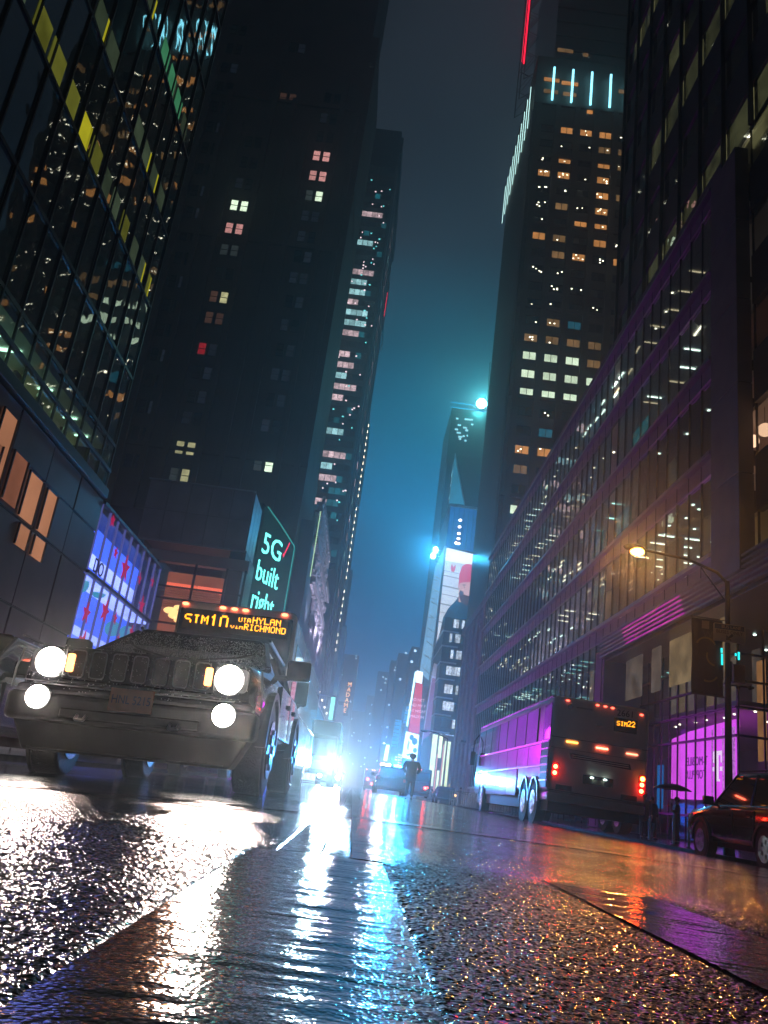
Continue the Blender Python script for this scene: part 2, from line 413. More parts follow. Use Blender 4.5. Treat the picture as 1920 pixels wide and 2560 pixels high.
# ceiling lamps, glimpsed looking up through the glass
def fixtures(name, off, x0, x1, ylo, yhi, zs, dens, mats, parent, rng):
    b = [MB(off) for _ in mats]
    for z in zs:
        y = ylo
        while y < yhi:
            w = rng.uniform(4, 11)
            if rng.random() < dens:
                mi = 0 if rng.random() < .6 else 1; st = rng.choice((1.5, 2.0, 3.0)); kind = rng.random()
                yy = y
                while yy < min(y + w, yhi - .6):
                    xx = x0 + rng.uniform(.3, 1.0)
                    while xx < x1:
                        if rng.random() < .85:
                            if kind < .45: b[mi].box(xx, xx + .12, yy, yy + .12, z - .03, z)
                            elif kind < .8: b[mi].box(xx, xx + .9, yy, yy + .07, z - .04, z)
                            else: b[mi].box(xx, xx + .09, yy, yy + 1.0, z - .04, z)
                        xx += st * rng.uniform(.9, 1.1)
                    yy += st
            y += w
    for bb, mt in zip(b, mats):
        if bb.f: bb.build(name, mt, parent, kind='stuff')
fixtures('ceiling_lamps', off, XR + .4, 22, 35, 106, [z - .78 for z in F[2:]], .62, (e_fix, e_fixw), B, random.Random(5))
fixtures('ceiling_lamps', off, XR + .4, 22, 40, 106, [z - .78 for z in F[2:]], .35, (emit('ceiling_lamp_dim', (1, .8, .5), 1.6), emit('ceiling_lamp_teal', (.4, 1, .9), 2.0)), B, random.Random(15))
fixtures('ceiling_lamps', off, XR + .4, 20, 52, 106, [F[1] - .78], .5, (e_fix, e_fixw), B, random.Random(6))
for y, k, w, mt in [(36, 1, 1.4, e_blind), (38.2, 1, 1.4, e_blind), (39.8, 1, 2.9, e_blind), (44.0, 1, 1.4, e_blind2), (47, 1, 2.9, e_blind2), (35.2, 2, 1.4, e_blind), (37.6, 2, 1.2, e_blind2),
                    (41, 2, 2.9, e_blind2), (46, 2, 3.0, e_blind2), (52, 2, 4.4, e_blind2), (60, 2, 3, e_blind2), (42, 3, 1.4, e_blind2), (50, 3, 3, e_teal), (56, 3, 3, e_teal), (47, 4, 3, e_teal), (62, 1, 6, e_blind2),
                    (70, 1, 5, e_blind2), (36, 4, 1.4, e_blind2), (55, 1, 3, e_blind), (75, 2, 5, e_blind2), (59, 0, 6, e_teal), (66, 0, 4, e_blind2)]:
    z = F[k]; MB(off).box(XR + 1.1, XR + 1.15, y, y + w, z + .3, z + 3.2).build('blind', mt, B)

# the pier
P_ = thing('corner_pier', 'tall dark stone clad pier at the street corner of the glass block', 'pier', (14.6, 32.8, 10.3))
for k in range(5):
    MB((14.6, 32.8, 10.3)).box(14.25, 14.9, 31.4, 34.2, 10.3 + k * 4.25, 10.3 + (k + 1) * 4.25 - .05).build('cladding_panel', m_pier, P_, bevel=.02)
MB((14.6, 32.8, 10.3)).box(14.3, 14.85, 31.45, 34.15, 10.35, 31.5).build('core', m_mull, P_)

# upper tower on top and the part of the facade nearer than the pier
U = thing('glass_tower', 'dark upper glass tower above the block with yellowish lit window ribbons', 'building', (XR, 20, 31.5))
offu = (XR, 20, 31.5)
UZ = [31.5 + 4.94 * k for k in range(0, 15)]
for z in UZ:
    MB(offu).box(XR - .04, XR + .2, -12, 51, z + 2.5, z + 4.94).build('spandrel', pbr('dark_spandrel', (.10, .10, .10), .4, .5), U)
    MB(offu).box(XR + .3, 26, -12, 51, z + 2.5, z + 2.8).build('floor_slab', m_ceil, U)
pane2 = MB().box(0, .02, .04, 2.96, 0, 2.5).mesh('pane_tower', g_dark)
for z in UZ:
    for i in range(17): link('pane', pane2, U, loc=(.05, i * 3 - 20, z - 31.5))
m3 = MB().box(-.22, 0, -.06, .06, 0, 74).mesh('mullion_tower', m_mull)
for i in range(22): link('mullion', m3, U, loc=(0, i * 3 - 12 - 20, 0))
MB(offu).box(26, 26.3, -12, 51, 31.5, 105).build('back_wall', m_int, U)
MB(offu).box(XR, 26, 50.9, 51.2, 31.5, 105).build('end_wall', m_pier, U)
fixtures('ceiling_lamps', offu, XR + .25, 20, 8, 50, [z + 2.45 for z in UZ], .55, (e_fix, e_fix), U, random.Random(9))
ru = random.Random(4)
e_rib = emit('lit_ribbon_window', (.78, .72, .32), .24, vary=.9, vscale=.9)
for z, a, c in [(UZ[0], 27, 44), (UZ[0], 46, 50), (UZ[2], 24, 48), (UZ[3], 30, 40), (UZ[5], 26, 50), (UZ[1], 20, 27), (UZ[4], 36, 45), (UZ[7], 30, 48)]:
    y = a
    while y < c:
        if ru.random() < .7: MB(offu).box(XR + .10, XR + .12, y + .1, y + 2.7, z + .5, z + 2.4).build('blind', e_rib, U)
        y += 3
# facade this side of the pier, with the warm rooms
V = thing('dark_facade', 'dark facade right of the pier with a few warmly lit rooms', 'building', (15, 20, 10.9))
offv = (15, 20, 10.9)
m_blk = pbr('dark_panel', (.04, .04, .042), .4, .3)
VZ = [10.4 + 4.94 * k for k in range(5)]            # window sills, 2.4 m windows over them
for k, z in enumerate(VZ):
    MB(offv).box(14.9, 15.2, -10, 31.3, z + 2.4, z + 4.94).build('spandrel', m_blk, V, bevel=.02)
    MB(offv).box(15.3, 22, -10, 36, z + 2.5, z + 2.7).build('floor_slab', m_ceil, V)
    pn = MB().box(0, .02, .03, 2.0, 0, 2.38).mesh('pane_room', glass('room_glass', (.8, .8, .8), .06, .01, .5)) if k == 0 else pn
    for i in range(6): link('pane', pn, V, loc=(0, 31.3 - 20 - 2.06 * (i + 1), z - 10.9))
    for i in range(7): MB(offv).box(14.97, 15.06, 31.27 - 2.06 * i, 31.33 - 2.06 * i, z, z + 2.4).build('mullion', m_mull, V)
MB(offv).box(22, 22.3, -10, 36, 10.0, 36).build('back_wall', m_blk, V)
MB(offv).box(15.7, 22, 36.3, 36.5, 10.9, 36).build('end_wall', m_blk, V)
e_room = emit('warm_room_wall', (1.0, .40, .24), .60, vary=.35, vscale=.6)
e_room2 = emit('warm_office_wall', (1.0, .62, .20), .50, vary=.35, vscale=.6)
MB(offv).box(18.2, 18.3, 27, 36.2, 15.4, 18.6).build('lit_wall', e_room, V)
MB(offv).box(18.2, 18.3, 27, 36.2, 10.9, 12.5).build('lit_wall', e_room2, V)
MB(offv).box(17.6, 17.7, 27, 36.2, 25.3, 27.6).build('lit_wall', e_blind2, V)
for y, x, z in ((33.3, 15.75, 16.95), (31.6, 15.5, 16.7), (30.2, 15.4, 16.9)):
    g_ = thing('globe_lamp', {33.3: 'round globe lamp nearest the pier in the warm upper room', 31.6: 'round globe lamp in the middle of the warm upper room', 30.2: 'round globe lamp in the warm upper room, farthest from the pier'}[y], 'lamp', (x, y, z))
    MB((x, y, z)).ball((x, y, z), .30, n=16, k=12).build('globe', emit('globe', (1, .62, .38), 1.5), g_, smooth=True)
    MB((x, y, z)).cyl((x, y, z + .29), (x, y, z + 1.1), .012).build('rod', dark_metal, g_)
# office chair and desk in the lower lit office
ch = thing('office_chair', 'dark office chair in the amber lit room right of the pier', 'chair', (15.6, 31.6, 10.4))
o_ = (15.6, 31.6, 10.4)
MB(o_).box(15.6, 15.67, 31.3, 31.85, 10.95, 11.55).build('backrest', plast, ch, bevel=.05)
MB(o_).box(15.35, 15.75, 31.3, 31.85, 10.85, 10.93).build('seat', plast, ch, bevel=.03)
MB(o_).cyl((15.55, 31.58, 10.4), (15.55, 31.58, 10.85), .04).build('stem', plast, ch)

# soffit, louvred fascia, recessed corner shop
Q = thing('shop_front', 'recessed double height glass shop corner under the overhang', 'building', (16.9, 44, 0)); Q.name = 'corner_shop_building'
offq = (16.9, 44, 0)
MB(offq).box(14.6, 30, -8, 51.2, 9.45, 9.65).build('soffit', pbr('soffit', (.12, .115, .12), .35, .4), Q)
for i in range(6):
    z = 9.62 + i * .24
    MB(offq).extr([(14.30, z), (14.62, z + .04), (14.62, z + .13), (14.30, z + .10)], 'y', -8, 51.2).build('louvre', m_sill, Q)
MB(offq).box(14.6, 14.75, -8, 51.2, 9.5, 10.9).build('fascia', m_mull, Q)
for i in range(5): MB(offq).box(14.27, 14.30, 37.3 + i * .15, 46.0 + i * .2, 9.67 + i * .24, 9.74 + i * .24).build('pink_reflection', emit('magenta_reflection', (.75, .05, .55), .55, vary=.5, vscale=.5), Q)  # glowing strips put in for the pink reflection on the louvres
MB(offq).box(14.5, 18, 50.8, 53.0, -.3, 10.2).build('end_pier', m_pier, Q, bevel=.03)
rails = [0.9, 4.5, 5.75, 6.95, 8.2]
for z in rails:
    MB(offq).box(16.78, 16.95, 37.6, 50.8, z - .05, z + .05).build('transom', m_mull, Q); MB(offq).box(16.95, 30, 37.5, 37.65, z - .05, z + .05).build('transom', m_mull, Q)
ysq = [37.62 + 1.2 * i for i in range(12)]; xsq = [16.9 + 1.2 * i for i in range(10)]
mq = MB().box(-.05, .03, -.025, .025, -.3, 9.45).mesh('shop_mullion', m_mull)
for y in ysq: link('mullion', mq, Q, loc=(0, y - 44, 0))
for x in xsq: link('mullion', mq, Q, loc=(x - 16.9, 37.55 - 44, 0))
lev = [-.28] + rails + [9.45]
for a, b_ in zip(lev[:-1], lev[1:]):
    pm = MB().box(0, .02, .04, 1.16, .05, b_ - a - .05).mesh('pane_shop', g_shop)
    for y in ysq[:-1]: link('pane', pm, Q, loc=(0, y - 44, a))
    for x in xsq[:-1]: link('pane', pm, Q, loc=(x - 16.9, 37.6 - 44, a), rot=(0, 0, -math.pi / 2))
MB(offq).box(24, 24.2, 37.8, 50.8, -.3, 9.4).build('back_wall', m_int, Q)
MB(offq).box(17, 30, 37.8, 50.8, 5.9, 6.1).build('mezzanine', m_ceil, Q)
for i in range(9):
    y = 39 + i * 1.35; mt = (e_blind2, e_blind, e_blind2)[i % 3]
    if i % 4 != 1: MB(offq).box(18.6, 18.66, y, y + .8, 6.4, 8.9).build('curtain', mt, Q)
for y, x in [(38.6, 18.2), (40.4, 18), (42.2, 18.3), (44, 18.1), (45.7, 18.2), (47.5, 18), (39.3, 20), (41.6, 20.2), (44.8, 20), (48.9, 18.3)]:
    MB(offq).cyl((x, y, 9.40), (x, y, 9.44), .07).build('downlight', e_fixw, Q)
    MB(offq).cyl((x + .2, y + .5, 5.84), (x + .2, y + .5, 5.89), .06).build('downlight', e_fix, Q)
MB(offq).box(18.4, 18.5, 38.2, 38.9, 3.6, 8.2).build('lit_column', emit('amber_column', (1, .45, .16), .35, vary=.4), Q)

# magenta shop screen seen from behind: lettering reads mirrored
scr = thing('shop_screen', 'glowing magenta shop screen behind the glass with mirrored lettering', 'screen', (17.6, 43.4, 1.75))
os_ = (17.6, 43.4, 1.75)
e_mag = emit('magenta_screen', (.72, .08, .80), 1.5, True, vary=.18, vscale=.8)
e_magd = emit('magenta_letters', (.30, .03, .42), .35); e_whit = emit('screen_white', (1, .8, 1), 1.4)
MB(os_).extr([(39.9, 1.75), (47.6, 1.75), (47.6, 4.95), (45.2, 5.2), (42.0, 5.35), (39.2, 5.45), (39.3, 3.2)], 'x', 17.6, 17.7).build('screen', e_mag, scr)
for i in range(3): MB(os_).box(17.57, 17.6, 39.6 + i * 1.25 - .12, 40.4 + i * 1.25 - .12 if i == 0 else 39.6 + i * 1.25, 1.9, 5.1).build('textured_panel', emit('screen_pale', (.80, .30, .85), .9, vary=.9, vscale=9), scr)
def text(s, size, loc, ux, uz, mt, parent, name='lettering', ext=.01, font=None, align='CENTER', sx=1, width=None):
    """flat lettering as a mesh: ux = reading direction, uz = up"""
    c = bpy.data.curves.new(name, 'FONT'); c.body = s; c.size = size; c.extrude = ext; c.align_x = align; c.align_y = 'CENTER'; c.resolution_u = 3
    tmp = bpy.data.objects.new('tmp', c); C.objects.link(tmp); me = bpy.data.meshes.new_from_object(tmp); bpy.data.objects.remove(tmp); bpy.data.curves.remove(c)
    me.materials.clear(); me.materials.append(mt)
    if width: xs_ = [v.co.x for v in me.vertices]; sx = width / (max(xs_) - min(xs_))
    ux = Vector(ux).normalized(); uz = Vector(uz).normalized(); n = ux.cross(uz)
    mw = Matrix((ux, uz, n)).transposed().to_4x4(); mw.translation = Vector(loc) - Vector(parent.location)
    me.transform(mw @ Matrix.Diagonal((sx, 1, 1, 1))); me.update()
    o = link(name, me, parent)
    return o
text('T-MOBILE', .62, (17.56, 43.9, 3.62), (0, 1, 0), (0, 0, 1), e_magd, scr)
text('TOP PLUS', .62, (17.56, 44.1, 2.95), (0, 1, 0), (0, 0, 1), e_magd, scr)
tl = MB(os_); y = 41.35
tl.box(17.54, 17.56, y - .12, y + .12, 2.7, 4.0); tl.box(17.54, 17.56, y - .5, y + .5, 3.85, 4.05); tl.box(17.54, 17.56, y - .5, y - .38, 3.5, 3.85)
tl.box(17.54, 17.56, y + .38, y + .5, 3.5, 3.85); tl.box(17.54, 17.56, y - .28, y + .28, 2.62, 2.72); tl.box(17.54, 17.56, y - .55, y - .3, 3.1, 3.3); tl.box(17.54, 17.56, y + .3, y + .55, 3.1, 3.3)
tl.build('emblem', e_whit, scr)
MB((17.7, 50, 1)).box(17.7, 17.75, 49.2, 50.1, 1.2, 3.6).build('display', emit('blue_display', (.0, .25, .8), .7), tag(thing('blue_display', 'narrow bright blue display strip left of the umbrella', 'display', (17.7, 50, 1)), 'narrow bright blue display strip left of the umbrella', 'display'))

# ---------------------------------------------------------- tower with light bars (D = 115)
TX, TD = 16.15, 115.0
T = thing('stone_tower', 'tall gridded tower on the right with four cyan light bars', 'building', (TX, TD, 0)); ot = (TX, TD, 0)
m_tow = pbr('tower_stone', (.10, .085, .07), .65, noise=.25, nscale=.15)
MB(ot).box(TX, 46, TD, 140, -.3, 130).build('wall', m_tow, T)
for i in range(9):
    MB(ot).box(TX + 1.0 + 3.43 * i - .45, TX + 1.0 + 3.43 * i + .45, TD - .35, TD, 20, 119).build('pilaster', m_tow, T)
for z in (44, 60.6, 76.9, 93.2, 107.5, 119):
    MB(ot).box(TX, 46, TD - .38, TD - .02, z - .25, z + .25).build('string_course', m_tow, T)
fins = MB().box(-.40, 0, -.13, .13, 0, 110).mesh('fin', pbr('fin_metal', (.30, .27, .26), .3, .8, bump=.4, bscale=.8))
for i in range(21): link('fin', fins, T, loc=(0, .8 + i * 1.15, 8))
fr = MB(); fr.box(-1.15, -1.05, -.12, 0, -.75, .75); fr.box(1.05, 1.15, -.12, 0, -.75, .75); fr.box(-1.05, 1.05, -.12, 0, .67, .75)
fr.box(-1.05, 1.05, -.12, 0, -.75, -.67); fr.box(-.04, .04, -.12, 0, -.67, .67); fr = fr.mesh('window_frame', m_mull)
pm_ = {}
def pane_of(mt, w=1.0, h=.66):
    k = (mt.name, w, h)
    if k not in pm_: pm_[k] = MB().box(-w, w, -.05, -.02, -h, h).mesh('lit_pane', mt)
    return pm_[k]
e_w = emit('window_white_green', (.80, 1.0, .72), 1.0, vary=.35, vscale=.8); e_o = emit('window_orange', (1, .42, .12), .6, vary=.35, vscale=.9)
e_a = emit('window_amber', (.9, .50, .20), .22, vary=.6, vscale=.8); e_b = emit('window_teal', (.03, .28, .42), .30, vary=.6)
e_p = emit('window_pink', (1, .46, .44), 1.0, vary=.4, vscale=.8)
darkp = glass('window_dark', (.02, .02, .02), .06, .02, .5)
lit = {}
for k, s in {5: 'wwwd', 4: 'wwww', 3: 'www.', 1: '.b..', 0: 'oo..', -1: 'a...', -2: '....', -3: 'w...', 6: 'aaaa', 7: '.ab.', 11: '.ao.', 12: 'oa.o', 13: '..oo', 14: '.a.o', 15: '...o', 16: 'oo.o', 17: '.o.o', 18: '...a', 19: '.ooo'}.items(): lit[k] = s
km = {'w': e_w, 'o': e_o, 'a': e_a, 'b': e_b, 'd': e_a, '.': darkp}
dots = MB(ot)
for k in range(-5, 20):
    for c in range(8):
        x = TX + 2.75 + 3.43 * c; z = .15 + .4467 * 115 + 3.26 * k + .1
        s = lit.get(k, '....'); ch_ = s[c] if c < 4 else rnd.choice('..a.o..')
        wf = link('window', fr, T, loc=(x - TX, 0, z)); link('pane', pane_of(km[ch_]), wf)
        if ch_ in 'oa.' and rnd.random() < .6:
            for _ in range(rnd.choice((1, 2, 4))):
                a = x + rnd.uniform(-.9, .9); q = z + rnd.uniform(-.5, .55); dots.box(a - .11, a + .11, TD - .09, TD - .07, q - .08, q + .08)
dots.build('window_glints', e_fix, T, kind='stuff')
# light bars: front (4) and street side (9)
e_bar = emit('cyan_bar', (.25, .80, 1.0), 3.5, True); e_barw = emit('pale_bar', (.6, 1, .95), 2.2)
for i in range(5):
    x = TX + 2.75 + 3.43 * (i + .0) + .3
    b = MB(ot).box(x - .17, x + .17, TD - .95, TD - .65, 119.3, 126.8).build('light_bar', e_bar, T)
    MB(ot).box(x - .12, x + .12, TD - .65, TD, 126.8, 127.6).build('bar_bracket', m_mull, T)
for i in range(10):
    y = TD + 1.5 + i * 2.9
    MB(ot).box(TX - .62, TX - .52, y - .05, y + .05, 114.5, 124.0).build('light_bar', e_barw, T)
for x, w, z, mt in [(19.0, 1.4, 124.6, e_o), (22.3, 1.5, 124.3, e_o), (19.0, 1.3, 121.9, e_a), (22.4, 1.2, 121.8, e_a), (31.8, .6, 124, e_a), (26.2, .5, 118.4, e_o), (20.3, .7, 131.9, e_a), (21.8, .7, 131.9, e_a), (24.8, .5, 131.5, e_a)]:
    MB(ot).box(x - w, x + w, TD - .12, TD - .04, z - .4, z + .4).build('window', mt, T)
# blue-black setback and rooftop sign frame
MB(ot).box(TX + 3.2, 46, TD + 1.2, 143, 130, 175).build('setback', pbr('setback_glass', (.01, .014, .022), .2, .2), T)
for z in (133.5, 137, 140.5, 144, 148, 152): MB(ot).box(TX + 3.1, 46, TD + 1.05, TD + 1.2, z - .12, z + .12).build('setback_band', m_mull, T)
sg = thing('roof_sign', 'red neon sign on a steel frame high at the tower corner', 'sign', (13.8, TD + .5, 126)); og = (13.8, TD + .5, 126)
m = MB(og)
for y in (TD + .4, TD + 5, TD + 9.5):
    m.tube([(16.15, y, 126.5), (14.0, y, 124.5), (14.0, y, 160), (16.15, y, 160)], .09, 6)
    for q in range(7): m.tube([(14.0, y, 126 + q * 5), (16.1, y, 130 + q * 5), (14.0, y, 131 + q * 5)], .06, 6)
m.build('frame', dark_metal, sg)
e_red = emit('red_neon', (1, .01, .05), 2.2, True)
for i in range(4):
    a = 128.5 + i * 2.6
    MB(og).box(13.75 + i * .12, 13.88 + i * .12, TD + .6 + i * 2.2, TD + .9 + i * 2.2, a, 168).build('neon_tube', e_red, sg)
# lower stone block beyond the tower with a heavy base
BB = thing('stone_block', 'heavy stone base building beside the far end of the purple lit glass block', 'building', (15.4, 108, 0)); ob = (15.4, 108, 0)
MB(ob).box(15.3, 40, 107.4, 136, -.3, 27).build('wall', stone, BB)
for i in range(6):
    y = 108.6 + i * 4.8; MB(ob).box(15.0, 15.3, y - .6, y + .6, -.2, 26).build('pilaster', stone, BB, bevel=.03)
for i in range(22): MB(ob).box(15.22, 15.3, 107.5, 136, .4 + i * 1.2, .46 + i * 1.2).build('joint', m_mull, BB)
MB(ob).box(14.8, 15.3, 107.4, 136, 26, 27.2).build('cornice', stone, BB, bevel=.08)
MB(ob).box(14.4, 15.25, 120, 124, 8, 8.3).build('canopy', dark_metal, BB)
# ============================================================ Times Square end, right side (x/y and z/y ratios times the distance)
def rc(x, z, d): return (x * d, d, .15 + z * d)
D = 185.0
K = thing('billboard_tower', 'billboard tower with blue lit wall and man poster beyond the stone tower', 'building', (.0749 * D, D, 0)); ok = (.0749 * D, D, 0)
m_bb = pbr('billboard_wall', (.25, .27, .30), .6, noise=.2, nscale=.3)
m_frame = pbr('billboard_frame', (.55, .58, .60), .4)
MB(ok).box(.0765 * D, 23, D + .3, D + 22, -.3, .356 * D).build('wall', m_bb, K)
# blue washed upper wall with uplights
e_wall = emit('blue_led_wall', (.01, .17, .62), .55, True, vary=.25, vscale=.25)
MB(ok).extr([(.0775 * D, .302 * D), (.113 * D, .300 * D), (.113 * D, .3555 * D), (.0785 * D, .3575 * D)], 'y', D - .1, D + .3).build('led_wall', e_wall, K)
for i in range(6): MB(ok).box(.078 * D + i * 1.15, .078 * D + i * 1.15 + .06, D - .2, D - .1, .302 * D, .356 * D).build('wall_rib', m_mull, K)
e_up = emit('uplight', (1, .85, .95), 8, True)
for x, z in ((.0925, .3385), (.0925, .3295), (.0925, .3205), (.0927, .3135), (.0905, .3075), (.0935, .3072)):
    MB(ok).ball((x * D, D - .5, z * D), .38, .3, .28, 8, 6).build('uplight', e_up, K)
MB(ok).box(.0768 * D, .114 * D, D - .6, D - .1, .3560 * D, .3590 * D).build('ledge', m_frame, K)
# side panel, wrapping the corner
e_side = emit('side_panel_light', (.30, .62, .95), .7, vary=.3, vscale=.4)
MB(ok).quad((.0750 * D, D, .132 * D), (.0635 * D + .6, D + 12, .150 * D), (.0700 * D + .3, D + 12, .290 * D), (.0765 * D, D, .302 * D)).build('side_panel', e_side, K)
for i in range(9):
    z = .14 + i * .017; MB(ok).tube([(.0750 * D - .02, D - .1, z * D), (.0690 * D, D + 5, (z + .01) * D)], .09, 5).build('panel_rib', m_frame, K)
for i in range(6): z = .16 + i * .024; MB(ok).tube([(.072 * D, D - .2, z * D), (.0655 * D, D - .4, (z + .0008) * D)], .05, 5).build('bracket', dark_metal, K)
# poster
PO = thing('poster', 'tall lit advertising poster of a bearded man in red beanie and dark jacket', 'billboard', (.095 * D, D - .4, .14 * D)); op = (.095 * D, D - .4, .14 * D)
def flat(pts, lay, mt, name, par, o, d=D - .4, s=None):
    s = s or d
    return MB(o).extr([(x * s, .15 + z * s) for x, z in pts], 'y', d - .03 * lay, d - .03 * lay + .02).build(name, mt, par)
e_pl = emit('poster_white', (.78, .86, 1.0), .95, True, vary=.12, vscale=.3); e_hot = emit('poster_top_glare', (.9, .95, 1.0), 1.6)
e_jk = emit('poster_navy', (.01, .10, .24), .36); e_jk2 = emit('poster_navy_fold', (.01, .16, .34), .42); e_rd = emit('poster_red', (.95, .08, .22), .85)
e_sk = emit('poster_skin', (1, .58, .55), .8); e_bd = emit('poster_beard', (.22, .10, .14), .35); e_gy = emit('poster_grey', (.35, .45, .62), .55)
flat([(.0790, .1325), (.1135, .1290), (.1135, .2960), (.0760, .3005)], 0, e_pl, 'print', PO, op)
flat([(.0785, .283), (.1135, .281), (.1135, .2955), (.0775, .2995)], 1, e_hot, 'top_glare', PO, op)  # glare over the poster's top, put in as a brighter layer
for a, b_ in ((.268, .0006), (.262, .001), (.249, .0016), (.238, .0008), (.226, .0016), (.215, .0007), (.203, .0012)):
    flat([(.0780, a + .002), (.100, a), (.100, a - b_), (.0780, a + .002 - b_)], 1, e_gy, 'plank_line', PO, op)
flat([(.0800, .150), (.0815, .185), (.0840, .210), (.0890, .222), (.0965, .232), (.1000, .238), (.1135, .236), (.1135, .160), (.1000, .150), (.0930, .120), (.085, .13)], 2, e_jk, 'jacket', PO, op)
flat([(.0890, .222), (.0965, .232), (.1010, .240), (.1040, .228), (.0990, .216)], 3, e_jk2, 'hood', PO, op)
flat([(.0850, .200), (.0862, .212), (.0868, .190), (.0858, .165)], 3, e_jk2, 'sleeve_fold', PO, op)
flat([(.1010, .232), (.1000, .243), (.1005, .258), (.1030, .262), (.1135, .262), (.1135, .232)], 4, e_sk, 'face', PO, op)
flat([(.1003, .243), (.1018, .247), (.1060, .2455), (.1060, .242), (.1135, .241), (.1135, .229), (.1050, .231), (.1020, .236)], 5, e_bd, 'beard', PO, op)
flat([(.0990, .248), (.0985, .268), (.1010, .278), (.1060, .282), (.1135, .282), (.1135, .2590), (.1040, .2575), (.1005, .256)], 5, e_rd, 'beanie', PO, op)
flat([(.1040, .2545), (.1075, .2550), (.1075, .2538), (.1040, .2532)], 6, e_bd, 'eyebrow', PO, op)
flat([(.1050, .2518), (.1075, .2518), (.1065, .2504)], 6, e_bd, 'eye', PO, op)
flat([(.0905, .2755), (.0875, .2790), (.0868, .2740), (.0885, .2695), (.0915, .2690), (.0930, .2730), (.0928, .2790), (.0905, .2755), (.0900, .2725), (.0895, .2750)][:7], 4, e_rd, 'emblem', PO, op)
for x0, x1, z0, z1 in ((.0765, .0790, .129, .3012), (.079, .1135, .1270, .1310)): flat([(x0, z0), (x1, z0), (x1, z1), (x0, z1)], 3, m_frame, 'frame', PO, op)
# floodlights at the poster corner and their supports
for nm, x, z in (('upper of the two blue-white floodlights at the corner of the man poster', .0650, .2925), ('lower of the two blue-white floodlights at the corner of the man poster', .0628, .2845)):
    f = thing('floodlight', nm, 'lamp', (x * D, D - 1.5, z * D + .15))
    MB(f.location).ball(tuple(f.location), .55, .3, .75, 12, 8).build('lens', emit('flood_lens', (.35, .85, 1), 30, True), f, smooth=True)
    MB(f.location).tube([tuple(f.location), (.072 * D, D, z * D + .6)], .08, 6).build('arm', dark_metal, f)
spot('flood_beam', (.064 * D, D - 2, .288 * D), (0, 60, 30), 20000, (.04, .50, 1), .5, 150)
# glass wedge and crown tower behind
D2 = 200.0; K2 = thing('glass_wedge', 'dark glass building with one pale faceted triangular face', 'building', (.09 * D2, D2, 0)); o2 = (.09 * D2, D2, 0)
MB(o2).box(.078 * D2, 26, D2, D2 + 25, -.3, .428 * D2).build('wall', pbr('wedge_dark', (.02, .03, .035), .3, .3), K2)
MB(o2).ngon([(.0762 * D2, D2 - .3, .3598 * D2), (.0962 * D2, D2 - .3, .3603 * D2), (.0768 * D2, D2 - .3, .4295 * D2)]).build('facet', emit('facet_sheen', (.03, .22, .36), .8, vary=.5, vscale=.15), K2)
MB(o2).tube([(.0768 * D2, D2 - .4, .4295 * D2), (.0962 * D2, D2 - .4, .3603 * D2)], .14, 5).build('facet_edge', m_frame, K2)
m = MB(o2)
rr = random.Random(12)
for i in range(60):
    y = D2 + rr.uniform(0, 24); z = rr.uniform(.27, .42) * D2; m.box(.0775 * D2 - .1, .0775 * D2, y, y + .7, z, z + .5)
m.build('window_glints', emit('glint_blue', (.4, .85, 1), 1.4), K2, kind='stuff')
MB(o2).box(.0700 * D2, .0775 * D2, D2 + 6, D2 + 24, -.3, .43 * D2).build('side_wing', pbr('wedge_dark', (.02, .03, .035), .3, .3), K2)
D3 = 215.0; K3 = thing('crown_tower', 'dark tower behind with a ring of cyan light round its top', 'building', (.09 * D3, D3, 0)); o3 = (.09 * D3, D3, 0)
MB(o3).box(.0665 * D3, .12 * D3, D3, D3 + 25, -.3, .498 * D3).build('wall', pbr('crown_dark', (.015, .03, .032), .35, .2), K3)
for z in (.4965, .5035): MB(o3).box(.0645 * D3, .12 * D3, D3 - .4, D3 - .1, z * D3 - .12, z * D3 + .12).build('light_ring', emit('ring_cyan', (.02, .45, .8), 1.2), K3)
m = MB(o3)
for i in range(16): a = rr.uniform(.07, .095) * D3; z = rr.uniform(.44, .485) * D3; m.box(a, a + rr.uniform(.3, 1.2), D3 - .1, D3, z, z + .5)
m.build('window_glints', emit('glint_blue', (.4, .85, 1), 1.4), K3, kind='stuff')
orb = tag(MB().ball((.1045 * D3, D3 - 1.5, .5045 * D3), 1.35, n=20, k=14).build('beacon', emit('beacon_lens', (.55, 1, .95), 60, True), smooth=True), 'round blazing cyan-white beacon on top of the far tower', 'lamp')
point('beacon_light', (.1045 * D3, D3 - 4, .5045 * D3), 9000, (.05, .9, .95), 1.2)
mast = thing('roof_mast', 'thin steel mast above the cyan beacon', 'mast', (.112 * D3, D3, .5 * D3))
MB(mast.location).tube([(.112 * D3, D3 - 2, .50 * D3), (.1105 * D3, D3 - 2, .566 * D3)], .16, 6).build('pole', dark_metal, mast)
MB(mast.location).tube([(.1100 * D3, D3 - 2, .566 * D3), (.1112 * D3, D3 - 2, .566 * D3)], .3, 6).build('cap', dark_metal, mast)

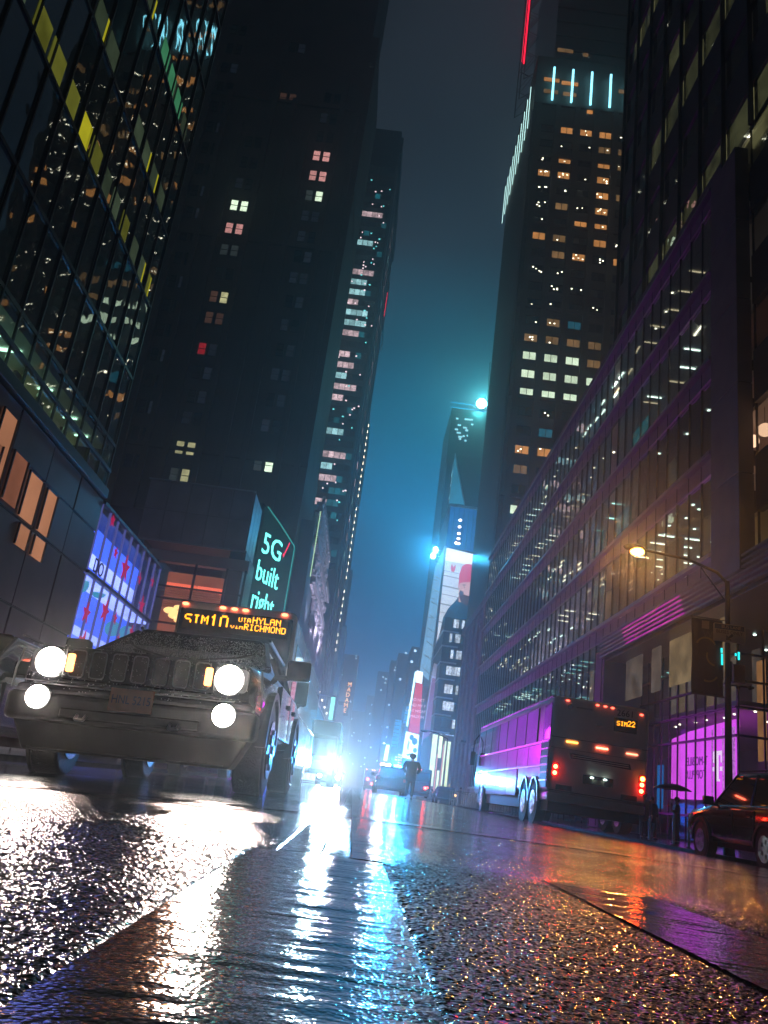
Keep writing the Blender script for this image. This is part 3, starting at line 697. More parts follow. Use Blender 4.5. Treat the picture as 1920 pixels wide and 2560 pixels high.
# dark corner building with lit corner windows
d = 165.0; G = thing('corner_building', 'dark corner building with a column of bright white windows', 'building', (.085 * d, d, 0)); o4 = (.085 * d, d, 0)
MB(o4).box(.0925 * d, 22, d, d + 20, -.3, .212 * d).build('wall', pbr('corner_dark', (.05, .05, .06), .5, noise=.2, nscale=.4), G)
MB(o4).extr([(d, -.3), (d + 20, -.3), (d + 20, .190 * d), (d, .212 * d)], 'x', .0865 * d, .0925 * d).build('street_side', pbr('corner_dark', (.05, .05, .06), .5), G)
e_cw = emit('corner_window_white', (.75, .85, 1), .9, vary=.9, vscale=2.5)
for i, z in enumerate((.060, .078, .098, .118, .140, .160, .180, .198)):
    for j in range(5):
        w = MB(o4).box(.0945 * d + j * .56, .0945 * d + j * .56 + .5, d - .1, d, (z + .002) * d, (z + .0125) * d).build('window', e_cw if rr.random() < .62 else darkp, G)
    MB(o4).box(.0855 * d, .1055 * d, d - .5, d + .1, (z - .0045) * d, (z - .003) * d).build('ledge', m_frame, G)
    MB(o4).box(.0855 * d, .0865 * d, d, d + 19, (z - .0045) * d, (z - .003) * d).build('ledge', m_frame, G)
for i in range(14):
    m = MB(o4).box(.0862 * d, .0865 * d, d + 1 + i * 1.2, d + 1.5 + i * 1.2, .195 * d, .198 * d).build('cornice_lamp', e_cw, G)
# mauve panel, with pale frame
d = 172.0
pp = thing('blank_billboard', 'large plain mauve billboard with pale frame on the right side', 'billboard', (.0842 * d, d, .05 * d)); o5 = tuple(pp.location)
flat([(.0752, .0565), (.0935, .0540), (.0905, .1335), (.0787, .1352)], 0, emit('mauve_print', (.30, .13, .36), .75, True, vary=.12, vscale=.2), 'panel', pp, o5, d)
for p in ([(.0742, .0560), (.0752, .0560), (.0787, .1352), (.0777, .1352)], [(.0777, .1352), (.0910, .1333), (.0910, .1355), (.0777, .1378)]):
    flat(p, 1, emit('frame_glow', (.55, .6, .9), .8), 'frame', pp, o5, d)
flat([(.0775, .136), (.0925, .134), (.0925, .150), (.0785, .153)], 0, emit('pale_header', (.4, .42, .62), .6, vary=.4, vscale=.5), 'header', pp, o5, d)
MB(o5).box(.0795 * d, 20, d + .3, d + 14, -.3, .13 * d).build('wall', m_bb, pp)
# pale lit shop columns at street level
d = 140.0
st = thing('lit_shop', 'brightly lit pale shop front low on the right with green-white panels', 'shop', (.093 * d, d, 0)); o6 = tuple(st.location)
e_sh = emit('shop_panel', (.85, 1, .62), 1.25, True, vary=.3, vscale=.4); e_sh2 = emit('shop_pink', (1, .45, .4), .8)
for x0, x1, z0, z1, mt in ((.0865, .0925, .012, .070, e_sh), (.0945, .0985, .044, .069, e_sh), (.096, .0985, .004, .030, e_sh), (.1015, .1085, .010, .064, e_sh), (.0935, .0950, .0, .048, e_sh2), (.1, .1012, .0, .06, e_sh2), (.111, .1195, -.003, .017, emit('shop_warm', (1, .72, .40), 1.0, vary=.7, vscale=2))):
    flat([(x0, z0), (x1, z0), (x1, z1), (x0, z1)], 1, mt, 'panel', st, o6, d)
MB(o6).box(.086 * d, .122 * d, d + .1, d + 20, -.3, .072 * d).build('wall', m_bb, st)
# red billboard, video screen, farther signs
d = 182.0
rb = thing('red_billboard', 'tall red billboard with white lettering and white lit edge', 'billboard', (.0635 * d, d, .1 * d)); o7 = tuple(rb.location)
flat([(.0575, .069), (.0705, .068), (.0680, .126), (.0600, .127)], 0, emit('billboard_red', (.85, .03, .10), .9, True, vary=.2, vscale=.2), 'panel', rb, o7, d)
flat([(.0540, .075), (.0560, .075), (.0595, .140), (.0570, .140)], 1, emit('edge_white', (.55, .85, 1), 2.6, True), 'light_strip', rb, o7, d)
flat([(.0595, .1275), (.0672, .1265), (.0668, .1405), (.0592, .1415)], 0, emit('white_grid', (.75, .9, 1), 2.2, True, vary=.6, vscale=.8), 'screen', rb, o7, d)
for i, s in enumerate(('NO NET', 'AND MY F', 'LAST NIGHT', 'AMAZON')): text(s, .82, (.0640 * d, d - .2, (.1075 - i * .0065) * d), (1, 0, 0), (0, 0, 1), emit('letter_pink', (1, .7, .75), 1.3), rb)
MB(o7).box(.0590 * d, 13.6, d + .3, d + 8, -.3, .125 * d).build('wall', m_bb, rb)
sc = thing('video_screen', 'bright white video screen with blue shapes low on the right', 'screen', (.0625 * d, d - 8, .05 * d)); o8 = tuple(sc.location); dd = d - 8
flat([(.0535, .0395), (.0710, .0375), (.0705, .0670), (.0545, .0690)], 0, emit('video_white', (.72, .93, 1), 2.2, True), 'panel', sc, o8, dd)
e_vb = emit('video_blue', (.0, .30, .65), .8); e_vp = emit('video_grey', (.35, .45, .6), .9)
for c_, r_ in (((.066, .059), .0035), ((.0675, .049), .0025), ((.062, .063), .0028)):
    flat([(c_[0] + r_ * math.cos(t), c_[1] + r_ * math.sin(t) * 1.2) for t in [i * math.pi / 5 for i in range(10)]], 1, e_vb, 'shape', sc, o8, dd)
flat([(.0575, .050), (.0585, .060), (.0605, .0575), (.0600, .047)], 1, e_vp, 'shape', sc, o8, dd)
flat([(.0575, .0435), (.066, .046), (.0665, .0455), (.060, .0415)], 1, e_vb, 'shape', sc, o8, dd)
MB(o8).box(.0555 * dd, 12.3, dd + .3, dd + 6, -.3, .067 * dd).build('wall', m_bb, sc)
def blade(nm, label, d, x0, x1, z0, z1, mt, n=0, **kw):
    t = thing(nm, label, 'sign', ((x0 + x1) / 2 * d, d, z0 * d)); o = tuple(t.location)
    flat([(x0, z0), (x1, z0), (x1 + .0012, z1), (x0 + .0012, z1)], 0, mt, 'panel', t, o, d)
    flat([(x0 - .0004, z0), (x0, z0), (x0 + .0012, z1), (x0 + .0008, z1)], 1, m_frame, 'frame', t, o, d)
    for i in range(n):
        z = z0 + (z1 - z0) * (i + .5) / n; flat([(x0 + .0006, z - .0002), (x1 - .0004, z - .0002), (x1 - .0004, z + .0004), (x0 + .0006, z + .0004)], 1, m_mull, 'bar', t, o, d)
    MB(o).box((x0 + .001) * d, (x1 + .01) * d, d + .3, d + 6, -.3, z1 * d - .5).build('wall', m_bb, t); return t
blade('blade_sign', 'tall cyan blue vertical sign beyond the video screen', 330, .0395, .0470, .050, .081, emit('sign_cyan', (.0, .42, .80), 1.0, True), 7)
blade('blade_sign', 'slim cyan sign directly left of the red billboard', 300, .0505, .0545, .078, .098, emit('sign_cyan', (.0, .42, .80), 1.0, True), 3)
blade('blade_sign', 'narrow blazing white vertical sign left of the cyan one', 380, .0325, .0362, .033, .051, emit('blade_white', (.8, .95, 1), 5, True))
blade('blade_sign', 'dim pink vertical sign under the cyan blade', 335, .0402, .0440, .034, .047, emit('sign_dimpink', (.4, .2, .45), .5), 4)
rp = thing('light_panels', 'rows of small red and pink lit panels above the parked traffic', 'sign', (.0475 * 300, 300, .03 * 300)); o9 = tuple(rp.location)
for r_ in range(6):
    for c_ in range(3):
        if r_ == 5 and c_ == 0: continue
        x = .0455 + c_ * .0030 + (.006 if r_ < 3 else 0) * .6; z = .026 + r_ * .0030
        flat([(x, z), (x + .0024, z), (x + .0024, z + .0016), (x, z + .0016)], 0, emit('panel_red', (1, .12, .10), 1.8) if (r_ + c_) % 2 else emit('panel_pink', (1, .5, .6), 1.6), 'panel', rp, o9, 300)
# hazy distant buildings closing the street
rf = random.Random(3)
m_far = pbr('far_building', (.10, .10, .12), .7)
for i, (x0, x1, d, h) in enumerate([(-.012, .004, 620, .085), (.004, .015, 560, .105), (.013, .028, 480, .135), (.027, .037, 430, .150), (-.032, -.012, 520, .150), (.035, .052, 390, .16), (.05, .062, 330, .17)]):
    t = thing('distant_building', ['lowest hazy block at the end of the street', 'narrow hazy block just right of the street end', 'hazy tower block with faint windows right of the street end', 'tall hazy block behind the white blade sign',
              'tall hazy block behind the MADAME sign', 'tall hazy block behind the cyan blade sign', 'hazy block behind the red billboard'][i], 'building', (x0 * d, d, 0))
    o = tuple(t.location); MB(o).box(x0 * d, x1 * d, d, d + 20, -1, h * d).build('wall', m_far, t)
    for _ in range(7):
        x = rf.uniform(x0, x1 - .002) * d; z = rf.uniform(.02, h) * d
        MB(o).box(x, x + .9, d - .1, d, z, z + .9).build('window', emit('far_window', (.6, .8, 1), 2.5), t)
for k, (x, z, d) in enumerate([(.0265, .1255, 520), (.0225, .078, 500), (.0245, .077, 500)]):
    pass
# ============================================================ left side of the street
XL = -11.0
def zl(r): return .15 + r * 11.0
g_left = glass('curtain_wall_glass', (.25, .30, .28), .34, .016, .6)
A = thing('curtain_wall_tower', 'dark mirror glass tower on the left with yellow and green lit windows', 'building', (XL, 15, 0)); oa = (XL, 15, 0)
m_lm = pbr('left_mullion', (.045, .045, .05), .35, .6)
m_pan = pbr('podium_panel', (.13, .10, .11), .30, .5, noise=.25, nscale=.5)
zf = [zl(.86), zl(1.03), zl(1.30), zl(1.605), zl(1.92), zl(2.305), zl(2.66), zl(3.0), zl(3.35), zl(3.7)]
yl = [6.0 + 1.205 * i for i in range(21)]
for k in range(len(zf) - 1):
    h = zf[k + 1] - zf[k]
    if k == 0: h = zl(1.03) - zl(.86)
    pn_ = MB().box(0, .02, .03, 1.175, .04, h - .04).mesh('pane_left', g_left if k else glass('podium_upper_glass', (.75, .85, .78), .14, .02, .4))
    for y in yl[:-1]:
        o = link('pane', pn_, A, loc=(0, y - 15, zf[k])); o.rotation_euler = (rnd.uniform(-.003, .003), rnd.uniform(-.003, .003), rnd.uniform(-.006, .006))
    MB(oa).box(XL + .02, XL + .08, 6, 30.1, zf[k + 1] - .06, zf[k + 1] + .06).build('transom', m_lm, A)
    MB(oa).box(-22, XL - .15, 6, 30.0, zf[k] - .25, zf[k] - .02).build('floor_slab', m_ceil, A)
ml = MB().box(.02, .09, -.035, .035, 0, zf[-1] - zf[0]).mesh('mullion_left', m_lm)
for y in yl: link('mullion', ml, A, loc=(0, y - 15, zf[0]))
MB(oa).box(XL - .1, XL + .22, -15, 30.2, zl(.835), zl(.870)).build('band', m_lm, A, bevel=.03)
MB(oa).box(XL - .02, XL + .12, 6, 30.2, zl(.930), zl(.943)).build('rail', m_lm, A, bevel=.02)
MB(oa).box(-22, XL - .02, 29.9, 30.2, zf[0], zf[-1] + 30).build('end_wall', m_lm, A)
MB(oa).box(XL - .3, XL, -15, 6, zf[0], zf[-1]).build('near_wall', pbr('near_mirror', (.02, .022, .022), .08, .6), A)
MB(oa).box(-22, XL, -15, 30, zf[-1], zf[-1] + 26).build('upper_storeys', pbr('near_mirror', (.02, .022, .022), .08, .6), A)
MB(oa).box(-22.3, -22, -15, 30, 0, zf[-1]).build('back_wall', m_blk, A)
# lit window strips: (row ratio, y start, y end, colour)
e_y = emit('window_yellow', (.52, .48, .02), .62, vary=.3, vscale=1.0); e_y2 = emit('window_olive', (.26, .27, .04), .34, vary=.5, vscale=1.0)
e_g = emit('window_green', (.08, .36, .17), .50, vary=.3, vscale=1.0); e_g2 = emit('window_greygreen', (.14, .20, .12), .22, vary=.6, vscale=1.0)
for r, y, w, mt in [(1.605, 16.75, .95, e_y2), (1.605, 17.9, .95, e_y2), (1.605, 19.3, .80, e_y2), (1.605, 20.5, .86, e_y), (1.605, 21.6, .9, e_y2), (1.605, 22.85, .8, e_g2), (1.605, 24.0, .75, e_g2), (1.605, 25.2, .8, e_y2), (1.605, 26.5, .85, e_g2), (1.605, 27.7, .8, e_g2), (1.605, 28.9, .6, e_y2),
                  (1.92, 19.5, .9, e_g2), (1.92, 20.7, .9, e_g2), (1.92, 24.2, .85, e_g2), (1.92, 25.4, .85, e_g2), (1.92, 26.6, .85, e_g2), (1.92, 27.8, .85, e_g2), (2.305, 24.65, .92, e_g), (2.305, 25.9, .95, e_g), (2.305, 27.1, .9, e_g), (2.305, 28.4, .8, e_g2), (2.305, 22.3, .9, e_g2), (1.605, 13.9, 1.0, e_y2), (1.605, 15.2, 1.0, e_g2)]:
    MB(oa).box(XL + .025, XL + .04, y, y + w, zl(r) + .04, zl(r + .092)).build('lit_window', mt, A)
    if rnd.random() < .5: MB(oa).box(XL + .04, XL + .045, y + w - .12, y + w, zl(r) + .04, zl(r + .092)).build('blind_edge', e_g2 if mt is e_g else e_y, A)
# green lit rooms behind the podium's upper glass
e_gr = emit('green_room_wall', (.24, .50, .30), .85, vary=.6, vscale=.5); e_gt = emit('green_tube', (.55, 1, .75), 4)
MB(oa).box(-14.6, -14.5, 8, 23.5, zl(.87), zl(1.03)).build('room_wall', e_gr, A)
MB(oa).box(-12.6, -12.5, 23.5, 30, zl(.87), zl(1.03)).build('room_wall', emit('olive_room_wall', (.30, .36, .16), .60, vary=.8, vscale=.7), A)
for y in (13, 15.5, 18, 20.2, 22.3): MB(oa).box(-14.0, -11.6, y, y + .10, zl(1.0), zl(1.006)).build('tube_lamp', e_gt, A)
for y, x in ((21.4, -12.2), (24.8, -12), (27, -11.9), (28.6, -12)): MB(oa).box(x, x + .5, y, y + .06, zl(1.0), zl(1.004)).build('tube_lamp', e_gt, A)
for y in (16.6, 19.4, 21.0, 23.6, 25.5, 27.9): MB(oa).box(-12.3, -12.2, y, y + .5, zl(.87), zl(1.0)).build('partition', m_pan, A)
# podium with panels and amber windows
PD = thing('panelled_podium', 'panelled podium on the left with amber windows and a violet display window', 'building', (XL, 25, 0)); od = (XL, 25, 0)
yj = [12.6, 15.0, 17.4, 19.8, 22.2, 24.95, 27.7, 30.4]; zj = [-.3, zl(.25), zl(.35), zl(.57), zl(.715), zl(.835)]
wins = {}
for i in range(len(yj) - 1):
    for k in range(len(zj) - 1):
        mt = m_pan
        MB(od).box(XL - .05, XL + (.03 if (i + k) % 2 else .045), yj[i] + .04, yj[i + 1] - .04, zj[k] + .04, zj[k + 1] - .04).build('panel', mt, PD, bevel=.01)
MB(od).box(XL - .5, XL - .05, 12, 30.4, -.3, zl(.835)).build('wall', m_lm, PD)
e_am = emit('amber_window', (.9, .38, .20), .42, vary=.25, vscale=.5)
e_am2 = emit('amber_window_dim', (.65, .24, .14), .28, vary=.5, vscale=.6)
for y0, y1, r0, r1, mt in [(21.1, 22.0, .60, .79, e_am), (22.35, 23.35, .585, .72, e_am2), (23.65, 24.72, .578, .708, e_am), (25.15, 26.05, .578, .706, e_am), (23.9, 24.75, .503, .563, e_am), (25.15, 26.1, .503, .563, e_am), (19.9, 21.6, .60, .70, e_am2)]:
    MB(od).box(XL + .05, XL + .06, y0, y1, zl(r0), zl(r1)).build('lit_window', mt, PD)
    MB(od).box(XL + .06, XL + .12, y0 - .05, y0, zl(r0), zl(r1)).box(XL + .06, XL + .12, y1, y1 + .04, zl(r0), zl(r1)).build('window_frame', m_lm, PD)
MB(od).box(-22, XL - .02, 40.6, 40.9, -.3, zl(.83)).build('end_wall', m_lm, PD)
MB(od).box(-22, XL - .05, 30.4, 40.6, zl(.80), zl(.835)).build('roof', m_lm, PD)
# violet display window
VW = thing('display_window', 'violet lit two storey display window with red star decorations', 'window', (XL, 35.5, zl(.34))); ov = (XL, 35.5, zl(.34))
e_vi = emit('violet_interior', (.05, .13, .95), 2.2, True, vary=.35, vscale=.35)
e_vi2 = emit('violet_light_band', (.30, .38, 1.0), 3.0, vary=.3, vscale=.6); e_tq = emit('turquoise_light', (.05, .55, .9), .8)
e_st = emit('red_star', (.55, .01, .10), .7)
MB(ov).box(-12.1, -12.0, 30.4, 40.5, 3.9, 9.4).build('interior', e_vi, VW)
MB(ov).box(-11.99, -11.1, 30.4, 40.5, 6.35, 6.45).build('gallery_floor', e_vi2, VW)
MB(ov).box(-11.99, -11.1, 30.4, 40.5, 9.1, 9.2).build('ceiling', emit('violet_ceiling', (.06, .10, .8), 1.4, vary=.4), VW)
for z, t in ((4.5, .35), (7.3, .55)): MB(ov).box(-11.98, -11.92, 30.6, 40.2, z, z + t).build('light_band', e_vi2, VW)
for y in (31.6, 33.9, 36.8, 39.0): MB(ov).ball((-11.5, y, 4.6 + (y % 2)), .35, n=10, k=8).build('display_lamp', e_tq, VW, smooth=True)
yv = [30.45 + 1.12 * i for i in range(10)]
for y in yv: MB(ov).box(XL - .03, XL + .05, y - .045, y + .045, 3.9, 9.25).build('mullion', emit('lit_mullion', (.20, .22, .75), .35), VW)
for z in (3.9, zl(.578), 9.25): MB(ov).box(XL - .05, XL + .14, 30.4, 40.6, z - .06, z + .06).build('transom', m_lm, VW)
gv = glass('display_glass', (.85, .88, .95), .06, .01, .5)
for y in yv[:-1]:
    for a, c in ((3.96, zl(.578) - .06), (zl(.578) + .06, 9.19)): MB(ov).box(XL, XL + .02, y + .06, y + 1.06, a, c).build('pane', gv, VW)
def star(y, z, r, rot=0):
    pts = [(y + math.sin(rot + i * math.pi / 5) * (r if i % 2 == 0 else r * .42), z + math.cos(rot + i * math.pi / 5) * (r if i % 2 == 0 else r * .42)) for i in range(10)]
    MB(ov).extr(pts, 'x', XL + .03, XL + .05).build('star', e_st, VW)
for y, z, r in [(34.9, 7.75, .62), (33.2, 8.0, .26), (31.9, 9.0, .3), (37.3, 7.9, .3), (33.6, 5.6, .52), (31.5, 5.1, .45), (31.9, 4.0, .55), (38.6, 6.9, .5), (35.1, 5.6, .3), (36.2, 4.9, .25), (39.5, 8.3, .3), (37.9, 5.5, .35)]: star(y, z, r, rnd.uniform(-.2, .2))
text('DO', .8, (XL + .05, 31.6, 6.9), (0, 1, 0), (0, 0, 1), emit('letter_navy', (.01, .02, .12), .4), VW)
# unseen LED walls behind the coach, added for the purple and blue reflections opposite
LW = thing('led_wall', 'long magenta LED wall on the left pavement, added unseen behind the coach for its reflections', 'screen', (-12, 110, 9)); ow = (-12, 110, 9)
MB(ow).box(-12.3, -12.0, 98, 138, 4.2, 13.5).build('screen', emit('added_magenta', (.42, .02, .80), 1.0, True, vary=.6, vscale=.22), LW)
MB(ow).box(-13.5, -12.3, 97.8, 138.2, -.3, 13.9).build('housing', m_lm, LW)
LC = thing('led_wall', 'low blue LED strip wall, added unseen under the long magenta one for reflections', 'screen', (-11.8, 110, 2)); ow = (-11.8, 110, 2)
MB(ow).box(-11.9, -11.7, 98, 134, .9, 3.6).build('screen', emit('added_cyan', (.0, .14, 1.0), 3, True, vary=.3, vscale=.15), LC)
MB(ow).box(-12.28, -11.9, 97.8, 134.2, -.3, 3.8).build('housing', m_lm, LC)
LN = thing('led_wall', 'bright magenta screen on the left pavement, added unseen to wash the glass block purple', 'screen', (-10.9, 52, 5)); ow = (-10.9, 52, 5)
MB(ow).box(-11.1, -10.9, 84, 97, 2.2, 9.6).build('screen', emit('added_magenta2', (.62, .02, .80), 17, True), LN)
MB(ow).box(-12.5, -11.1, 83.8, 97.2, -.3, 10.0).build('housing', m_lm, LN)

# ---------------------------------------------------------- podium with frosted box and the 5G sign (D = 105)
d = 105.0
X_ = thing('frosted_box_building', 'shop building with a big grey frosted panel box over an orange lit hall', 'building', (-25, d, 0)); ox = (-25, d, 0)
e_fp = pbr('frosted_panel', (.42, .40, .44), .35, 0, noise=.2, nscale=.3)
for i in range(5):
    for k in range(2):
        x0 = -.3085 * d + i * 2.85; z0 = .2620 * d + k * 4.15
        MB(ox).box(x0 + .06, x0 + 2.79, d - .1, d + .05, z0 + .06, z0 + 4.09).build('panel', e_fp, X_, bevel=.02)
MB(ox).box(-.3085 * d, -.1725 * d, d + .05, d + 8, .2620 * d, .3400 * d).build('box', pbr('box_core', (.25, .24, .27), .5), X_)
for i in range(3): MB(ox).box(-.1725 * d, -.1725 * d + .1, d + .1 + i * 2.6, d + 2.5 + i * 2.6, .2620 * d, .3400 * d).build('side_panel', e_fp, X_)
for zz in (.3400, .2600): MB(ox).box(-.3100 * d, -.1720 * d, d - .3, d + .1, zz * d, (zz + .0018) * d).build('box_trim', m_frame, X_)
MB(ox).box(-60, -.178 * d, d + .4, d + 9, .2625 * d, .300 * d).build('upper_wall', m_blk, X_)
MB(ox).box(-60, -.164 * d, d, d + 1.2, .2360 * d, .2500 * d).build('fascia', pbr('fascia_stone', (.40, .30, .26), .6), X_)
e_or = emit('orange_light', (1, .16, .08), 1.1, True); e_or2 = emit('orange_ceiling', (1, .26, .13), .22, vary=.4, vscale=.4)
MB(ox).box(-.275 * d, -.190 * d, d + 6, d + 6.1, .10 * d, .236 * d).build('hall_wall', e_or2, X_)
for x0, x1 in ((-.2660, -.2290), (-.2270, -.1905)): MB(ox).box(x0 * d, x1 * d, d + 2.5, d + 3.2, .2085 * d, .2150 * d).build('light_slab', e_or, X_)
for x in (-.2765, -.2280, -.189, -.166): MB(ox).box(x * d - .15, x * d + .15, d - .05, d + .25, 0, .2365 * d).build('mullion', m_lm, X_)
for z in (.205, .19, .16, .12): MB(ox).box(-.30 * d, -.166 * d, d - .02, d + .15, z * d - .12, z * d + .12).build('transom', m_lm, X_)
for i in range(9): MB(ox).box(-.272 * d, -.195 * d, d + 1 + i * .5, d + 1.15 + i * .5, (.2045 - i * .002) * d, (.2052 - i * .002) * d).build('ceiling_slat', pbr('slat', (.35, .18, .12), .5), X_)
for x, z, r in ((-.252, .178, .9), (-.243, .183, .6), (-.236, .177, .9), (-.246, .172, .8), (-.240, .167, .6)):
    MB(ox).ball((x * d, d + 1.5, z * d), r, .5, r * .5, 12, 8).build('pendant_lamp', emit('pendant', (1, .62, .22), 1.8), X_, smooth=True)
MB(ox).box(-60, -.30 * d, d + .2, d + 24, -.3, .2625 * d).build('left_wall', m_blk, X_)
MB(ox).box(-.19 * d, -.170 * d, d + .1, d + 9, -.3, .2625 * d).build('right_wall', m_blk, X_)
# sign wall
sgn = thing('led_sign', 'dark teal LED sign on the left corner with big cyan words', 'sign', (-18.25, 118, 19)); s0 = Vector((-18.25, 118, 0)); s1 = Vector((-14.3, 126.4, 0)); du = (s1 - s0).normalized(); nn = Vector((0, 0, 1)).cross(du)
def sp(a, z, k=0): p = s0 + du * a - nn * k; return (p.x, p.y, z)
osn = tuple(sgn.location)
ol_ = [(-1.2, 0), (9.5, 0), (9.5, 34.8), (4.5, 36.7), (-1.2, 38.4)]
m = MB(osn); m._a([sp(a, z, -1.0) for a, z in ol_] + [sp(a, z, 0) for a, z in ol_], [(0, 1, 2, 3, 4), (5, 6, 7, 8, 9)] + [(i, (i + 1) % 5, 5 + (i + 1) % 5, 5 + i) for i in range(5)])
m.build('housing', m_lm, sgn)
MB(osn)._a([sp(-.6, 19, .05), sp(9.3, 19, .05), sp(9.3, 34.6, .05), sp(4.5, 36.4, .05), sp(-.6, 38.0, .05)], [(0, 1, 2, 3, 4)]).build('screen', emit('sign_teal', (.0, .055, .060), .35), sgn)
MB(osn).tube([sp(9.5, 19, .15), sp(9.5, 34.9, .15), sp(4.5, 36.8, .15), sp(0, 38.2, .15)], .07, 5).build('edge_light', emit('edge_teal', (.05, .6, .55), .9), sgn)
e_5g = emit('cyan_letters', (.16, .95, .85), 3.0, True)
for s_, size, z, w in (('5G', 4.6, 32.6, 5.4), ('built', 4.4, 28.3, 6.3), ('right', 4.4, 24.0, 6.2)): text(s_, size, sp(3.25, z, .12), du, (0, 0, 1), e_5g, sgn, ext=.03, width=w)
MB(osn)._a([sp(6.3, 32.6, .15), sp(6.7, 32.2, .15), sp(8.0, 35.0, .15), sp(7.7, 35.1, .15), sp(6.8, 33.1, .15)], [(0, 1, 2, 3, 4)]).build('tick', emit('tick_red', (1, .02, .10), 1.6), sgn)

# ---------------------------------------------------------- big dark tower (D = 145)
d = 145.0
Z_ = thing('dark_stone_tower', 'huge dark stone tower on the left with a few lit window pairs', 'building', (-39, d, 0)); oz = (-39, d, 0)
m_dk = pbr('dark_stone', (.13, .11, .09), .7, noise=.3, nscale=.12, bump=.3, bscale=.6)
MB(oz).box(-74, -16.3, d, d + 26, -.3, 163).build('wall', m_dk, Z_)
MB(oz).box(-72, -18.2, d + 1.5, d + 24, 163, 215).build('upper_tier', m_dk, Z_)
xp = [-64, -60.5, -55.5, -51.5, -47.0, -43.2, -36.9, -32.5, -28.6, -21.8, -18.2]
for i, x in enumerate(xp):
    MB(oz).box(x - .55, x + .55, d - .7, d, 20, 150 - (i % 3) * 8).build('pier', m_dk, Z_, bevel=.08)
for z in (56, 104, 141): MB(oz).box(-74, -16.2, d - .45, d - .02, z - .4, z + .4).build('string_course', m_dk, Z_)
for i in range(3): MB(oz).box(-16.6 - i * .5, -16.0 - i * .3, d - .3, d + 25, 118 + i * 18, 119.2 + i * 18).build('setback_ledge', m_dk, Z_, bevel=.1)
sash = MB(); sash.box(-.78, -.7, -.2, 0, -1.35, 1.35); sash.box(.7, .78, -.2, 0, -1.35, 1.35); sash.box(-.7, .7, -.2, 0, 1.27, 1.35); sash.box(-.7, .7, -.2, 0, -1.35, -1.27); sash.box(-.7, .7, -.2, 0, -.05, .05)
sash = sash.mesh('sash_frame', m_mull)
ps = {}
def spane(mt):
    if mt.name not in ps: ps[mt.name] = MB().box(-.7, .7, -.08, -.04, -1.27, 1.27).mesh('sash_pane', mt)
    return ps[mt.name]
e_wh = emit('window_bright', (.80, 1, .72), 1.5, vary=.3); e_pk = emit('window_rose', (1, .45, .42), .85, vary=.35, vscale=1.2); e_yw = emit('window_straw', (.85, .82, .42), .6, vary=.5, vscale=1.2)
e_dm = emit('window_dim', (.18, .24, .24), .16, vary=.5); e_vd = emit('window_very_dim', (.02, .028, .045), .4, vary=.6); e_rw = emit('window_red', (.8, .03, .05), .3, vary=.5); e_pb = emit('window_brown', (.25, .12, .08), .25, vary=.4)
litA = {4: (e_pb, e_pb) , 5: None, 3: None, 2: None, 1: None, 0: None}
rows = {'A': {.7714: (e_wh, e_pk), .7315: None, .6955: (e_pk, e_pk)}}
def pair(xc, r, mats):
    z = .15 + r * d
    for s_, mt in zip((-1.05, 1.05), mats):
        w = link('window', sash, Z_, loc=(xc + s_ + 39, 0, z)); link('pane', spane(mt), w)
A_ = -.2735 * d; B_ = -.1690 * d
for r, mts in [(.8885, (darkp, darkp)), (.8500, (darkp, darkp)), (.8115, (e_vd, darkp)), (.7720, (e_wh, e_wh)), (.7320, (e_pk, e_pk)), (.6950, (e_dm, e_dm)), (.6560, (darkp, darkp)), (.6170, (e_pb, e_yw)), (.5830, (e_pb, e_pb)), (.5340, (e_rw, e_vd)), (.4980, (darkp, e_vd)), (.4620, (darkp, e_vd)), (.4300, (e_vd, darkp)), (.3870, (e_yw, e_yw)), (.3490, (e_dm, e_yw))]:
    pair(A_ if r > .5 else A_ , r, mts)
for r, mts in [(.9900, (darkp, darkp)), (.9500, (e_vd, darkp)), (.9150, (darkp, darkp)), (.8785, (e_pk, e_pk)), (.8420, (e_pk, e_pk)), (.8060, (e_dm, e_wh)), (.7700, (e_vd, e_vd)), (.7340, (e_vd, darkp)), (.7000, (darkp, e_vd)), (.6640, (e_vd, e_vd)), (.6250, (darkp, e_vd)), (.5870, (e_vd, darkp)), (.5480, (darkp, e_vd)), (.5100, (e_vd, e_vd)), (.4720, (darkp, e_vd)), (.4340, (e_vd, darkp)), (.3780, (e_dm, e_wh))]:
    pair(B_, r, mts)
pair(-.2365 * d, .9790, (e_pb, e_pb)); pair(-.238 * d, 1.08, (darkp, e_vd))
for r in [.36 + .039 * i for i in range(20)]:
    for xx in (-.335, -.385): pair(xx * d, r, (darkp, e_vd if rnd.random() < .3 else darkp))

# ---------------------------------------------------------- lit office tower behind (D = 218)
d = 218.0
Y_ = thing('office_tower', 'dark office tower with stacked rows of pinkish lit windows', 'building', (-17, d, 0)); oy = (-17, d, 0)
m_of = pbr('office_tower_wall', (.03, .05, .05), .5, noise=.2, nscale=.2)
MB(oy).box(-27, -12, d, d + 70, -.3, 206).build('wall', m_of, Y_)
MB(oy).box(-24, -11.2, d + 1, d + 60, 198, 204.5).build('parapet', m_of, Y_)
e_pw = emit('office_pink_white', (1, .70, .74), .85, vary=.8, vscale=.9); e_bw = emit('office_blue_white', (.5, .95, 1), .9, vary=.6, vscale=.7); e_cy = emit('office_cyan', (.02, .25, .32), .5, vary=.6, vscale=.7)
wp = MB().box(0, 1.55, -.06, 0, 0, 1.9).mesh('office_pane', e_pw)
wpb = MB().box(0, 1.55, -.06, 0, 0, 1.9).mesh('office_pane_blue', e_bw); wpc = MB().box(0, 1.55, -.06, 0, 0, 1.9).mesh('office_pane_cyan', e_cy); wpd = MB().box(0, 1.55, -.06, 0, 0, 1.9).mesh('office_pane_dark', darkp)
